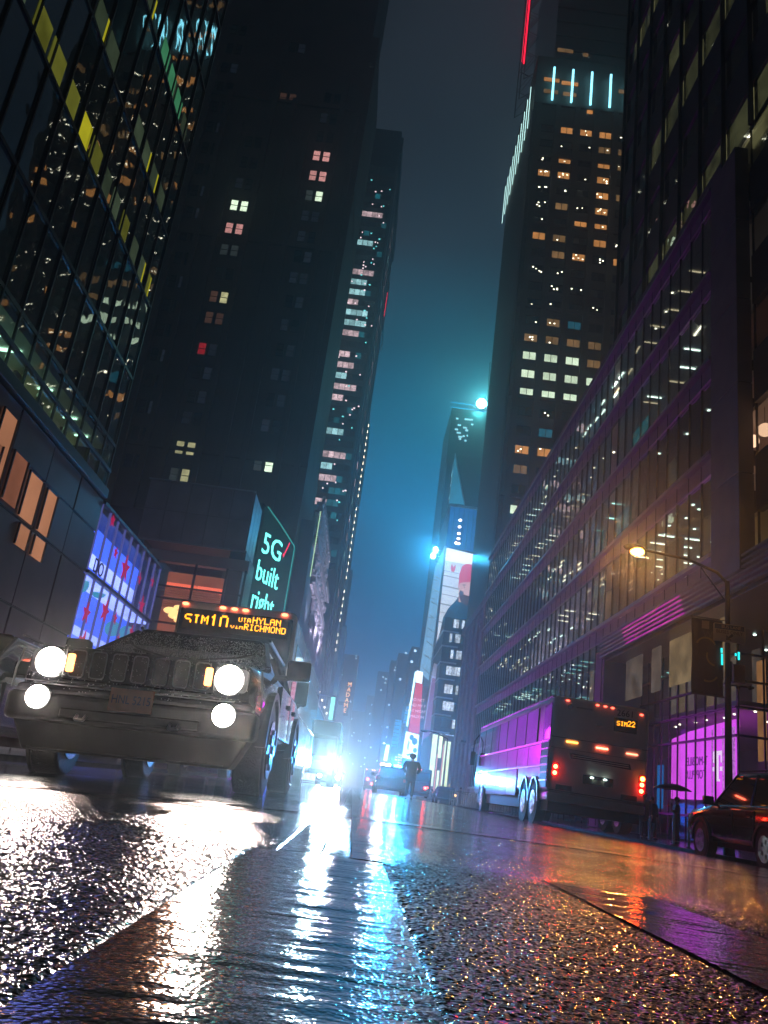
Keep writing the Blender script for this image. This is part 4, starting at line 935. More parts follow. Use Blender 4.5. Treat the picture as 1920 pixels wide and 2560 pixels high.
ro = random.Random(21)
for k in range(40):
    z = 55 + k * 3.62
    if z > 192: break
    p = 0 if z > 178 else (.72 if 70 < z < 150 else .5); hot = ro.random() < p; cc = ro.random(); st_ = ro.randint(0, 2)
    for c in range(7):
        if hot and st_ <= c < st_ + 4: me = wp if cc < .62 else wpb
        elif ro.random() < (.10 if z > 90 else .45): me = wpc
        else: me = wpd
        link('window', me, Y_, loc=(-24.2 + c * 1.68 + 17, 0, z))
m = MB(oy); mb = MB(oy)
for k in range(90):
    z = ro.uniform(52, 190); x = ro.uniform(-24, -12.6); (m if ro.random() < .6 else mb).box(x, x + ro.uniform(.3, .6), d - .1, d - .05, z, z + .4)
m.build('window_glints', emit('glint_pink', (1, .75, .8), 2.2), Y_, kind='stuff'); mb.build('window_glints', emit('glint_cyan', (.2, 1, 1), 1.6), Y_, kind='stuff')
for i in range(5): MB(oy).box(-12 - .02, -11.7, d + 2 + i * 14, d + 2.5 + i * 14, 20, 196).build('edge_rib', m_frame if False else m_of, Y_)
for i in range(24):
    z = 48 + i * 6.1; MB(oy).box(-12.0, -11.85, d + 30, d + 34, z, z + 2.6).build('side_window', e_pw if i % 3 else e_bw, Y_)
rs = thing('edge_sign', 'thin red neon sign high on the far edge of the office tower', 'sign', (-11.8, 286, 176))
MB(rs.location).box(-11.9, -11.5, 283, 287, 172, 192).build('housing', dark_metal, rs); MB(rs.location).box(-11.95, -11.75, 282.8, 283, 176, 187).build('neon', e_red, rs)
fb = thing('steel_rack', 'small square steel frame jutting from the tower edge under the red neon', 'frame', (-12, 280, 160))
MB(fb.location).tube([(-12.3, 279, 158.5), (-10.9, 279, 158.5), (-10.9, 279, 166), (-12.3, 279, 166)], .18, 6).build('rail', m_frame, fb)
# slim tower with a string of lights down its edge (D = 300)
d = 300.0
SL = thing('slim_tower', 'slim blue lit tower edge with a vertical string of small lights', 'building', (-12.6, d, 0)); osl = (-12.6, d, 0)
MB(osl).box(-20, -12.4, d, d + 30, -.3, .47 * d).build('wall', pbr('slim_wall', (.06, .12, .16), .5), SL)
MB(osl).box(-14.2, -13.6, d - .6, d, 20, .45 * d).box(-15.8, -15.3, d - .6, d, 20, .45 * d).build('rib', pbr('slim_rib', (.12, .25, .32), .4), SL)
lb = MB().extr([(-.12, 0), (.12, 0), (.30, -1.1), (-.30, -1.1)], 'y', -.2, .0).mesh('wall_lamp', emit('string_lamp', (1, .88, .62), 7.0))
for i in range(34):
    if i in (3, 9, 21): continue
    link('wall_lamp', lb, SL, loc=(.1, -.8, .15 + .155 * d + i * 2.72))
lr = MB().ball((0, 0, 0), .42, n=8, k=6).mesh('round_lamp', emit('round_lamp', (.95, .9, .8), 4), True)
for i in range(20): link('round_lamp', lr, SL, loc=(-1.5 - .02 * i, -.9, .16 * d + i * 4.6))
bc = thing('stepped_tower', 'pale blue stepped tower beyond the string of lights', 'building', (-11.4, 345, 0))
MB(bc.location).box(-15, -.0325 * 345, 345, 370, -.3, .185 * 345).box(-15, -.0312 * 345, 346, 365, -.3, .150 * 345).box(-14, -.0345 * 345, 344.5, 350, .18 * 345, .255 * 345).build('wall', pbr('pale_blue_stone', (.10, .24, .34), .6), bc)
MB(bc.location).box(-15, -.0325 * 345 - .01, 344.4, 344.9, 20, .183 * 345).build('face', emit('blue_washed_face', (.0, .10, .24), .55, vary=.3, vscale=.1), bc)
# ornate lit facade crown (X = -13, y 150..220)
OR = thing('ornate_facade', 'ornate old theatre facade with lit carved cornice on the left', 'building', (-13.4, 180, 0)); oo = (-13.4, 180, 0)
m_or = pbr('carved_stone', (.62, .56, .60), .6, noise=.3, nscale=1.0, bump=.3, bscale=3.0)
MB(oo).box(-26, -13.6, 150, 214, -.3, 47).build('wall', pbr('theatre_wall', (.10, .12, .14), .6, noise=.2), OR)
tooth = MB().box(-.45, .5, 0, .75, 0, 1.0).mesh('dentil', m_or)
ante = MB().extr([(-.9, 0), (.9, 0), (.9, .6), (0, 1.9), (-.9, .6)], 'x', -.3, .3).mesh('antefix', m_or)
for z, y0, y1 in ((50.4, 150, 196), (44.6, 152, 207), (38.8, 160, 214), (33.0, 172, 218)):
    MB(oo).box(-13.9, -12.7, y0, y1, z, z + .55).build('cornice', m_or, OR, bevel=.1)
    MB(oo).box(-13.9, -13.1, y0, y1, z - 1.9, z - 1.5).build('moulding', m_or, OR, bevel=.06)
    for i in range(int((y1 - y0) / 1.5)): link('dentil', tooth, OR, loc=(.25, y0 + .6 - 180 + i * 1.5, z - 1.2))
for i in range(13): link('antefix', ante, OR, loc=(.6, 152 - 180 + i * 3.4, 50.9))
for i in range(8): link('antefix', ante, OR, loc=(.6, 198 - 180 + i * 2.4, 45.2))
orn = random.Random(8)
for k, (z, y0, y1) in enumerate(((45.2, 151.5, 195), (39.4, 158, 207), (33.6, 170, 214))):
    n = int((y1 - y0) / 3.6)
    for i in range(n):
        y = y0 + i * 3.6; MB(oo).cyl((-13.2, y, z), (-13.2, y, z + 3.0), .34, .27, 8).box(-13.6, -12.8, y - .45, y + .45, z + 2.6, z + 3.1).build('colonnette', m_or, OR)
    for j in range(4):
        m = MB(oo)
        for i in range(60):
            y = y0 + (y1 - y0) * (j + orn.random()) / 4; q = z + orn.uniform(.3, 3.0)
            m.ball((-13.3 + orn.uniform(-.1, .45), y, q), orn.uniform(.2, .5), orn.uniform(.25, .7), orn.uniform(.25, .8), 6, 4)
        m.build('carved_frieze', m_or, OR, smooth=True, kind='stuff')
for j in range(12): MB(oo).cyl((-12.8, 176 + j * 3.2, 29.0 - j * .1), (-12.7, 176.4 + j * 3.2, 32.6), .05, .45, 6).build('finial', m_or, OR)
MB(oo).tube([(-12.9, 150, 36), (-12.9, 150, 49)], .10, 6).build('edge_light', emit('edge_lime', (.5, .8, .45), 1.2), OR)
for y, pw in ((162, 5000), (180, 8000), (198, 9000), (214, 6000)):
    spot('facade_uplight', (-9.0, y, 28), (-13.3, y + 2, 42), pw, (.80, .72, 1.0), .2, 120)
# low blue glass front, bright shops below
BG = thing('blue_glass_front', 'low blue lit glass frontage with white shops, left behind the bus', 'building', (-12, 220, 0)); og_ = (-12, 220, 0)
e_bg = [emit('blue_glass_%d' % i, c, s, vary=.5, vscale=.3) for i, (c, s) in enumerate([((.01, .28, .50), .7), ((.16, .22, .36), .6), ((.02, .35, .62), 1.0), ((.30, .45, .75), 1.0)])]
e_shopw = emit('shop_white', (.45, .75, 1), 2.0, True, vary=.5, vscale=.5)
for i in range(14):
    y0 = 142 + i * 12
    for k, (a, c) in enumerate(((12.8, 19.3), (9.2, 12.6), (5.4, 9.0))): MB(og_).box(-12.05, -11.95, y0 + .15, y0 + 11.85, a, c).build('glass_panel', e_bg[(k + i // 3 * (k == 2)) % 4], BG)
    MB(og_).box(-12.05, -11.95, y0 + .3, y0 + 11.7, .3, 5.0).build('shop_window', e_shopw, BG)
MB(og_).box(-20, -12.1, 141, 312, -.3, 19.8).build('wall', m_lm, BG)
MB(og_).box(-12.2, -11.7, 141, 312, 19.5, 20.0).box(-12.2, -11.6, 141, 312, 5.05, 5.35).build('trim', m_frame, BG)
for z in (7.2, 11.0): MB(og_).tube([(-11.5, 142, z + 3), (-11.5, 300, z)], .10, 5).build('banner_cable', m_frame, BG)
# MADAME sign
MS = thing('blade_sign', 'vertical sign of orange letters reading MADAME on the left', 'sign', (-.0186 * 380, 380, .082 * 380))
for i, ch_ in enumerate('MADAME'): text(ch_, 2.55, (-.0186 * 380 - .12 * i, 379.5, (.1145 - i * .0062) * 380), (1, 0, 0), (0, 0, 1), emit('letters_orange', (1, .40, .12), 4), MS, ext=.05)
MB(MS.location).box(-.0215 * 380, -.0160 * 380, 380, 380.6, .078 * 380, .119 * 380).build('backing', m_lm, MS)
MB(MS.location).box(-14, -.020 * 380, 381, 382, .09 * 380, .094 * 380).build('bracket', dark_metal, MS)
cp = thing('wall_sign', 'small pale cyan lit panel sign above the white shops', 'sign', (-6.6, 190, 16))
MB(cp.location).box(-7.25, -6.35, 189.8, 190, 13.6, 18.6).build('panel', emit('panel_cyan', (.25, .9, .8), 1.6), cp); MB(cp.location).box(-12, -6.4, 190, 190.3, 18.6, 19).build('bracket', dark_metal, cp)
vr = random.Random(31)
for k in range(7):
    y = 150 + k * 22; nm = 'wall_lantern'
    t = thing(nm, 'small bright wall lantern on the left frontage, %s' % ('nearest of the row', 'second of the row', 'third of the row', 'fourth of the row', 'fifth of the row', 'sixth of the row', 'farthest of the row')[k], 'lamp', (-11.6, y, 22), group='lanterns along the left frontage')
    MB(t.location).ball((-11.6, y, 22), .28, n=8, k=6).build('globe', emit('lantern', (1, .8, .6), 5), t); MB(t.location).box(-12.2, -11.6, y - .05, y + .05, 21.95, 22.05).build('arm', dark_metal, t)
# ============================================================ vehicles
e_led = emit('led_amber', (1, .34, .01), 3.0, True); e_redl = emit('tail_red', (1, .025, .01), 75, True); e_reds = emit('marker_red', (1, .09, .05), 6); e_ambl = emit('marker_amber', (1, .32, .05), 7)
e_tur = emit('turn_amber', (1, .38, .10), 6, True); e_head = emit('headlight_lens', (1, .90, .80), 26, True); e_headc = emit('headlight_cool', (.80, .95, 1), 80, True)
m_white = pbr('bus_white', (.80, .74, .68), .22, 0, noise=.12, nscale=1.2, coat=.6, rvar=.15)
m_side = pbr('bus_side', (.16, .17, .19), .14, .6, noise=.1, nscale=.8, bump=.08, bscale=1.2)
m_tint = pbr('tinted_glass', (.006, .007, .009), .05, 0, coat=1.0)
m_rim = pbr('alloy_rim', (.35, .35, .36), .25, .9)
m_tyre = pbr('tyre', (.015, .015, .015), .55, bump=.5, bscale=60)
FONT = {'S': '0111010001100000111000001100010111 0', 'x': ''}
FONT = {
 'S': ('01111', '10000', '10000', '01110', '00001', '00001', '11110'), 'I': ('01110', '00100', '00100', '00100', '00100', '00100', '01110'),
 'M': ('10001', '11011', '10101', '10101', '10001', '10001', '10001'), '1': ('00100', '01100', '00100', '00100', '00100', '00100', '01110'),
 '0': ('01110', '10001', '10001', '10001', '10001', '10001', '01110'), '2': ('01110', '10001', '00001', '00010', '00100', '01000', '11111'),
 'V': ('10001', '10001', '10001', '10001', '10001', '01010', '00100'), 'A': ('01110', '10001', '10001', '11111', '10001', '10001', '10001'),
 'H': ('10001', '10001', '10001', '11111', '10001', '10001', '10001'), 'Y': ('10001', '10001', '01010', '00100', '00100', '00100', '00100'),
 'L': ('10000', '10000', '10000', '10000', '10000', '10000', '11111'), 'N': ('10001', '11001', '10101', '10011', '10001', '10001', '10001'),
 'R': ('11110', '10001', '10001', '11110', '10100', '10010', '10001'), 'C': ('01110', '10001', '10000', '10000', '10000', '10001', '01110'),
 'O': ('01110', '10001', '10001', '10001', '10001', '10001', '01110'), 'D': ('11110', '10001', '10001', '10001', '10001', '10001', '11110')}
def dots_text(mb, s, x, z, y, px, drop_bottom=0, drop_top=0, sgn=1, wide=1.0):
    """LED dot matrix letters facing -y (sgn=1) starting at x going +x; some rows unlit, as the display's refresh leaves them"""
    for ch_ in s:
        g_ = FONT[ch_]
        for r in range(7):
            if r >= 7 - drop_bottom or r < drop_top: continue
            for c in range(5):
                if g_[r][c] == '1':
                    a = x + c * px * wide; b = z - r * px
                    mb.box(a, a + px * wide * .98, y - .012, y, b - px * .98, b)
        x += 6 * px * wide
    return x
def disc(x, y, z, r, n=24): return MB().ngon([(x + r * math.cos(2 * math.pi * i / n), y, z + r * math.sin(2 * math.pi * i / n)) for i in range(n)])
def wheel_set(root, pos, r, w=.24, rimr=None):
    ty = MB().cyl((-w / 2, 0, 0), (w / 2, 0, 0), r, r, 28).mesh('tyre', m_tyre)
    rr_ = rimr or r * .64
    rm = MB().cyl((-w / 2 - .012, 0, 0), (w / 2 + .012, 0, 0), rr_, rr_, 20)
    for i in range(5):
        a = i * 2 * math.pi / 5
        for sx in (-1, 1): rm.box(sx * (w / 2 + .012), sx * (w / 2 + .03), rr_ * .55 * math.cos(a) - .04, rr_ * .55 * math.cos(a) + .04, rr_ * .55 * math.sin(a) - .04, rr_ * .55 * math.sin(a) + .04)
    rm = rm.mesh('rim', m_rim)
    for p in pos:
        o = link('wheel', ty, root, loc=p, bevel=.03); link('rim', rm, o)
def loft(mb, st):
    """st: list of (y, [(halfwidth, z), ...]) bottom to top"""
    n = len(st[0][1]); rings = []
    for y, pr in st:
        ring = [(hw, y, z) for hw, z in pr] + [(-hw, y, z) for hw, z in reversed(pr)]
        rings.append(ring)
    vs = [p for r_ in rings for p in r_]; m_ = 2 * n; fs = []
    for i in range(len(rings) - 1):
        for j in range(m_): fs.append((i * m_ + j, i * m_ + (j + 1) % m_, (i + 1) * m_ + (j + 1) % m_, (i + 1) * m_ + j))
    fs.append(tuple(range(m_))); fs.append(tuple(range((len(rings) - 1) * m_, len(rings) * m_)))
    return mb._a(vs, fs)
def suv(name, label, cat, loc, rz, W=1.85, Lg=4.6, zb=.42, zn=.96, zc=1.10, zr=1.68, yw=1.25, yr=2.0, yre=4.0, paint=None, r=.36, yf=.85, yb=3.65, rot=None, group=None, face=True, wz=0):
    """a car standing on z=0 with its nose at y=0, facing -y"""
    t = thing(name, label, cat, loc, rz, group, rot); paint = paint or carblack; h = W / 2
    pr = lambda hw, b, s, top: [(hw * .90, b), (hw * .98, b + .10), (hw, (b + top) / 2), (hw * .985, top - .12), (hw * s, top)]
    b = MB()
    loft(b, [(.0, pr(h * .90, zb + .12, .90, zn - .08)), (.10, pr(h * .96, zb + .04, .90, zn - .01)), (.5, pr(h, zb, .88, zn + .02)), (yw, pr(h, zb, .90, zc)), (yre, pr(h, zb, .92, zc + .02)), (Lg - .12, pr(h * .97, zb + .05, .92, zc)), (Lg, pr(h * .93, zb + .12, .92, zc - .08))])
    b.build('body', paint, t, bevel=.035, seg=3)
    g_ = MB(); hw0 = h * .86; hw1 = h * .70
    loft(g_, [(yw - .05, [(hw0, zc - .02), (hw0, zc), (hw0 * .98, zc + .01)]), (yr, [(hw0, zc), (hw1 * 1.08, zr - .16), (hw1, zr - .04)]), (yre, [(hw0, zc), (hw1 * 1.08, zr - .16), (hw1, zr - .05)]), (Lg - .15, [(hw0, zc - .02), (hw0 * .97, zc + .04), (hw0 * .95, zc + .06)])])
    g_.build('windows', m_tint, t, bevel=.02)
    MB().extr([(-hw1, zr - .05), (hw1, zr - .05), (hw1 * .92, zr), (-hw1 * .92, zr)], 'y', yr - .02, yre + .08).build('roof', paint, t, bevel=.03)
    for s in (-1, 1):
        MB().tube([(s * hw0 * .995, yw, zc + .01), (s * hw1 * 1.0, yr, zr - .05)], .035, 6).build('pillar', paint, t)
        for yy in (yr + (yre - yr) * .42, yre - .1): MB().tube([(s * hw0, yy, zc), (s * hw1 * 1.02, yy, zr - .05)], .035, 6).build('pillar', paint, t)
        MB().tube([(s * (hw1 + .02), yr + .15, zr + .03), (s * (hw1 + .02), yre - .05, zr + .03)], .018, 6).build('roof_rail', dark_metal, t)
        m = MB(); m.box(s * (h + .02), s * (h + .24), yw + .22, yw + .36, zc - .03, zc + .15); m.box(s * (h - .1), s * (h + .05), yw + .26, yw + .32, zc - .04, zc + .01)
        m.build('mirror', paint, t, bevel=.03)
        for y0, y1 in ((yw + .18, yw + 1.22), (yw + 1.26, min(yb - .40, yw + 2.2))):
            dr = MB().box(s * (h - .02), s * (h + .012), y0, y1, zb + .10, zc - .10).build('door', paint, t, bevel=.012)
            MB().box(s * (h + .010), s * (h + .035), y1 - .28, y1 - .10, zc - .24, zc - .20).build('handle', paint if W > 1.9 else plast, dr, bevel=.008)
        for yy in (yf, yb):
            a = MB(); n = 14
            for i in range(n):
                a0 = math.pi * i / n; a1 = math.pi * (i + 1) / n
                R0, R1 = r * 1.13, r * 1.28
                a.extr([(yy - R0 * math.cos(a0), r + wz + R0 * math.sin(a0)), (yy - R1 * math.cos(a0), r + wz + R1 * math.sin(a0)), (yy - R1 * math.cos(a1), r + wz + R1 * math.sin(a1)), (yy - R0 * math.cos(a1), r + wz + R0 * math.sin(a1))], 'x', s * (h - .05), s * (h + .035))
            a.build('wheel_arch', plast, t)
            MB().cyl((s * (h - .02), yy, r + .02 + wz), (s * (h + .006), yy, r + .02 + wz), r * 1.12, n=24).build('wheel_well', black, t)
    wheel_set(t, [(s * (h - .10), yy, r + wz) for s in (-1, 1) for yy in (yf, yb)], r)
    MB().box(-h * .8, h * .8, .5, Lg - .5, zb - .10, zb + .05).build('underbody', black, t)
    if not face:   # rear lamps and plate on the tail
        for s in (-1, 1): MB().box(s * (h - .22), s * (h - .03), Lg - .03, Lg + .02, zc - .25, zc - .05).build('tail_light', e_redl, t, bevel=.01)
        MB().box(-.16, .16, Lg, Lg + .02, .6, .76).build('number_plate', pbr('plate_pale', (.4, .38, .3), .5), t)
    return t

# ---------------------------------------------------------- the jeep-like SUV facing the camera
jx, jd = -1.62, 6.15
J = suv('parked_car', 'rain beaded black SUV with seven slot grille and blazing headlights', 'car', (jx, jd, gz(jx) - .075), 0, wz=.068, W=1.80, Lg=4.55, zb=.46, zn=1.00, zc=1.11, zr=1.49, yw=1.30, yr=2.05, yre=4.0, r=.36, yf=.88, rot=(0, R(-1.7), 0))
J.name = 'black_suv'
m_bmp = pbr('bumper_plastic', (.012, .012, .012), .7, spec=.15)
MB().box(-.90, .90, -.08, .16, .44, .64).box(-.86, .86, -.05, .12, .62, .70).build('front_bumper', m_bmp, J, bevel=.05, seg=3)
MB().extr([(-.74, .24), (.74, .24), (.86, .46), (-.86, .46)], 'y', .0, .3).build('valance', m_bmp, J, bevel=.02)
gr = MB().box(-.56, .56, -.035, .06, .74, .985).build('grille_panel', carblack, J, bevel=.02)
def rrect(x0, x1, z0, z1, r, n=4):
    p = []
    for cx, cz, a0 in ((x1 - r, z1 - r, 0), (x0 + r, z1 - r, 90), (x0 + r, z0 + r, 180), (x1 - r, z0 + r, 270)):
        for i in range(n + 1): a = R(a0 + 90 * i / n); p.append((cx + r * math.cos(a), cz + r * math.sin(a)))
    return p
m_chr = pbr('dull_chrome', (.32, .32, .34), .32, 1.0)
for i in range(7):
    x = -.455 + i * .152; o_r = rrect(x - .058, x + .058, .765, .965, .025); i_r = rrect(x - .050, x + .050, .773, .957, .02)
    n = len(o_r); b = MB(); vs = [(p[0], -.045, p[1]) for p in o_r] + [(p[0], -.045, p[1]) for p in i_r] + [(p[0], -.02, p[1]) for p in o_r] + [(p[0], -.02, p[1]) for p in i_r]
    fs = [(k, (k + 1) % n, n + (k + 1) % n, n + k) for k in range(n)] + [(2 * n + k, 2 * n + (k + 1) % n, (k + 1) % n, k) for k in range(n)] + [(n + k, n + (k + 1) % n, 3 * n + (k + 1) % n, 3 * n + k) for k in range(n)]
    b._a(vs, fs); s_ = b.build('grille_slot', m_chr, J); MB().extr(i_r, 'y', -.0365, -.03).build('mesh', black, s_)
for s in (-1, 1):
    hx = s * .655
    hl = MB().extr(rrect(hx - .135, hx + .135, .775, .945, .035), 'y', -.03, .05).build('headlight', m_chr, J)
    disc(hx, -.04, .86, .105).build('lens', e_head, hl)
    MB().extr(rrect(s * .505 - .026, s * .505 + .026, .80, .93, .012), 'y', -.05, -.03).build('turn_signal', e_tur, J)
    fg = MB().cyl((s * .665, -.10, .60), (s * .665, -.02, .60), .085, n=24).build('fog_lamp', m_chr, J); disc(s * .665, -.115, .60, .08).build('lens', e_head, fg)
    MB().tube([(s * .88, .02, .95), (s * .90, .0, .80), (s * .91, .02, .66)], .008, 5).build('wing_trim', m_chr, J)
pl_ = MB().box(-.155, .155, -.115, -.10, .555, .715).build('number_plate', pbr('plate_orange', (.50, .16, .06), .5, noise=.2, nscale=10), J, bevel=.004)
text('HNL 5215', .085, Vector(J.location) + Vector((0, -.117, .635)), (1, 0, 0), (0, 0, 1), pbr('plate_ink', (.05, .02, .03), .5), J, ext=.001, sx=.78)
MB().tube([(-.72, -.065, .70), (.72, -.065, .70)], .006, 5).build('bumper_trim', m_chr, J)
MB().tube([(-.7, -.01, .26), (.7, -.01, .26)], .006, 5).build('valance_trim', dark_metal, J)
# raindrops standing on the bonnet, one low dome each
rd = random.Random(2); b = MB()
for _ in range(2600):
    y = .10 + rd.random() ** 1.3 * 1.15; x = rd.uniform(-.80, .80); z = 1.015 + (1.14 - 1.02) * max(0, (y - .5)) / .8 + .0 + (.0 if y > .5 else -.03 * (.5 - y) / .4)
    r = rd.uniform(.003, .0085) * (1.4 if rd.random() < .1 else 1)
    k = 5; vs = [(x + r * math.cos(2 * math.pi * i / k), y + r * 1.3 * math.sin(2 * math.pi * i / k), z) for i in range(k)] + [(x, y, z + r * .7)]
    b._a(vs, [(i, (i + 1) % k, k) for i in range(k)])
m_drop = pbr('water_drop', (.5, .5, .5), .03, 0, spec=1.0, coat=1.0)
for _ in range(1700):
    q = rd.random(); y = 1.28 + q * .78; z = 1.115 + q * .335; x = rd.uniform(-.74, .74) * (1 - .17 * q); r = rd.uniform(.003, .008)
    k = 5; vs = [(x + r * math.cos(2 * math.pi * i / k), y - .012 + r * 1.0 * math.sin(2 * math.pi * i / k), z + .012 + r * .5 * math.sin(2 * math.pi * i / k)) for i in range(k)] + [(x, y - .016, z + .014 + r * .7)]
    b._a(vs, [(i, (i + 1) % k, k) for i in range(k)])
b.build('raindrops', m_drop, J, smooth=True, kind='stuff')
MB().box(-.50, .50, -.088, -.06, .475, .545).build('lower_intake', black, J, bevel=.015)
for s in (-1, 1):
    MB().tube([(s * .36, -.10, .50), (s * .36, -.14, .47), (s * .30, -.14, .47), (s * .30, -.10, .50)], .012, 6).build('tow_hook', m_chr, J)
    MB().tube([(s * .30, .02, 1.005), (s * .34, .6, 1.035), (s * .38, 1.2, 1.115)], .006, 5).build('bonnet_crease', carblack, J)
    MB().tube([(s * .08, 1.22, 1.125), (s * .45, 1.45, 1.215), (s * .60, 1.60, 1.285)], .009, 5).build('wiper', plast, J)
MB().box(-.80, .80, -.05, -.03, .715, .722).build('bumper_gap', black, J)
b = MB()
for _ in range(500):
    x = rd.uniform(-.8, .8); z = rd.uniform(.66, .99); r = rd.uniform(.002, .005); b.ball((x, -.048, z), r, r * .5, r, 5, 3)
b.build('raindrops', m_drop, J, smooth=True, kind='stuff')
JH = Vector((jx, jd, gz(jx) - .07))
for s in (-1, 1):
    dz = -.03 * s * -.65
    p = JH + Vector((s * .655, -.10, .86 + s * .02)); spot('headlight_beam', p, (.15, 0, .25), (150 if s > 0 else 65), (1, .72, .62), .07, 34, 1.0)
    p = JH + Vector((s * .665, -.16, .60 + s * .02)); spot('fog_beam', p, (.15, 0, .15), (110 if s > 0 else 65), (1, .70, .60), .06, 34, 1.0)

# ---------------------------------------------------------- coach facing the camera (SIM10)
cx_, cd_ = -2.88, 17.6
Bf = thing('coach', 'front of a dark coach with amber lettering VIA HYLAN VIA RICHMOND', 'bus', (cx_, cd_, gz(cx_) - .02), rot=(0, R(-1.0), 0))
MB().box(-1.30, 1.30, 0, 13.5, .45, 3.62).build('body', m_white, Bf, bevel=.16, seg=4)
MB().box(-1.22, 1.22, -.03, .05, 1.25, 3.44).build('windscreen', m_tint, Bf, bevel=.12, seg=3)
MB().box(-.01, .01, -.05, -.02, 1.3, 2.9).build('windscreen_bar', black, Bf)
MB().box(-1.24, 1.24, -.06, .05, .40, 1.2).build('front_panel', pbr('coach_front', (.10, .10, .11), .3), Bf, bevel=.06)
for s in (-1, 1):
    MB().box(s * 1.295, s * 1.315, .8, 13, 1.75, 3.05).build('side_window', m_tint, Bf, bevel=.01)
    MB().tube([(s * .95, -.05, 1.35), (s * .40, -.08, 2.5)], .018, 5).build('wiper', black, Bf)
for x in (-1.13, -.32, -.07, .17, 1.02): MB().ball((x, -.02, 3.52), .075, .05, .035, 10, 6).build('marker_light', e_ambl if abs(x) > 2 else emit('marker_front', (1, .16, .07), 7), Bf, smooth=True)
ds = MB().box(-1.12, 1.12, -.045, -.03, 2.98, 3.42).build('destination_display', black, Bf)
b = MB(); e = dots_text(b, 'SIM', -1.09, 3.300, -.05, .030, drop_bottom=1, wide=1.0); dots_text(b, '10', e, 3.345, -.05, .040, drop_bottom=1, wide=.9)
b.build('lettering', e_led, ds)
b = MB()
dots_text(b, 'VIA', .06, 3.345, -.05, .0155, drop_bottom=1); dots_text(b, 'HYLAN', .36, 3.385, -.05, .0190, wide=1.1)
dots_text(b, 'VIA', -.09, 3.205, -.05, .0155, drop_top=3); dots_text(b, 'RICHMOND', .20, 3.225, -.05, .0190, wide=1.0)
b.build('lettering', e_led, ds)
for s in (-1, 1):
    m = MB().box(s * 1.50, s * 1.76, -.35, -.22, 1.62, 2.16).build('mirror', plast, Bf, bevel=.05)
    MB().box(s * 1.53, s * 1.73, -.225, -.215, 1.67, 2.1).build('mirror_glass', pbr('mirror_red', (.5, .1, .1), .1, .6), m)
    MB().tube([(s * 1.28, .05, 1.42), (s * 1.42, -.18, 1.38), (s * 1.62, -.28, 1.64)], .025, 8).build('mirror_arm', black, m)
wheel_set(Bf, [(s * 1.14, y, .5) for s in (-1, 1) for y in (2.2, 9.5)], .5, .3)
MB().box(-1.29, -1.2, .1, .3, .9, 1.1).build('side_marker', e_ambl, Bf)
MB().tube([(1.33, .2, 1.15), (1.33, .2, 2.0)], .02, 6).build('door_handle_bar', emit('lime_strip', (.6, .8, .4), .5), Bf)

# ---------------------------------------------------------- coach on the right, tail to the camera (SIM22)
kx, kd = 6.365, 22.5
K_ = thing('coach', 'rear of a white coach numbered 2661 with SIM22 display and red lights', 'bus', (kx, kd, 0), rot=(0, R(1.2), 0))
def kz(z): return z
MB().box(-1.31, 1.31, .0, 13.6, .62, 3.16).build('body', m_white, K_, bevel=.14, seg=4)
MB().box(-1.30, 1.30, .05, 1.2, .42, .66).build('skirt', m_white, K_, bevel=.05)
MB().box(-1.22, 1.22, .25, 13, .18, .6).build('underbody', black, K_)
# street side: windows, panels, louvres
MB().box(-1.325, -1.305, 1.7, 13.2, 1.98, 2.95).build('window_band', m_tint, K_, bevel=.01)
for i in range(7): MB().box(-1.335, -1.32, 1.75 + i * 1.65, 1.80 + i * 1.65, 1.98, 2.95).build('window_bar', plast, K_)
MB().box(-1.33, -1.305, .12, 1.0, 2.0, 2.95).build('rear_quarter_glass', m_tint, K_, bevel=.02)
MB().box(-1.34, -1.30, .1, 13.3, 1.92, 1.98).build('side_trim', steel, K_)
MB().box(-1.34, -1.30, .1, 13.3, 1.30, 1.335).build('side_trim', steel, K_)
MB().box(-1.33, -1.0, .1, 13.3, 3.10, 3.15).build('roof_trim', steel, K_)
for i in range(7):
    y0 = 1.05 + i * 1.75
    MB().box(-1.33, -1.31, y0 + .02, y0 + 1.72, 1.345, 1.91).build('side_panel', m_side, K_, bevel=.01)
for y0, y1 in ((4.35, 6.0), (6.03, 8.1), (8.13, 10.3), (12.0, 13.3)):
    MB().box(-1.33, -1.31, y0, y1, .50, 1.29).build('luggage_door', m_side, K_, bevel=.01)
for i in range(6):
    z = .72 + i * .205; MB().box(-1.335, -1.31, .14, .98, z + .03, z + .19).build('louvre_panel', plast, K_)
    MB().box(-1.36, -1.33, .12, 1.0, z + .19, z + .225).build('louvre_bar', steel, K_)
for y in (1.60, 2.92):
    a = MB(); n = 14
    for i in range(n):
        a0 = math.pi * i / n; a1 = math.pi * (i + 1) / n
        a.extr([(y - .58 * math.cos(a0), .38 + .62 * math.sin(a0)), (y - .63 * math.cos(a0), .38 + .67 * math.sin(a0)), (y - .63 * math.cos(a1), .38 + .67 * math.sin(a1)), (y - .58 * math.cos(a1), .38 + .62 * math.sin(a1))], 'x', -1.36, -1.30)
    a.build('wheel_arch', steel, K_)
    MB().cyl((-1.335, y, .36), (-1.30, y, .36), .58, n=28).build('wheel_well', black, K_)
wheel_set(K_, [(s * 1.19, y, .36) for s in (-1, 1) for y in (1.60, 2.92, 11.2)], .50, .30)
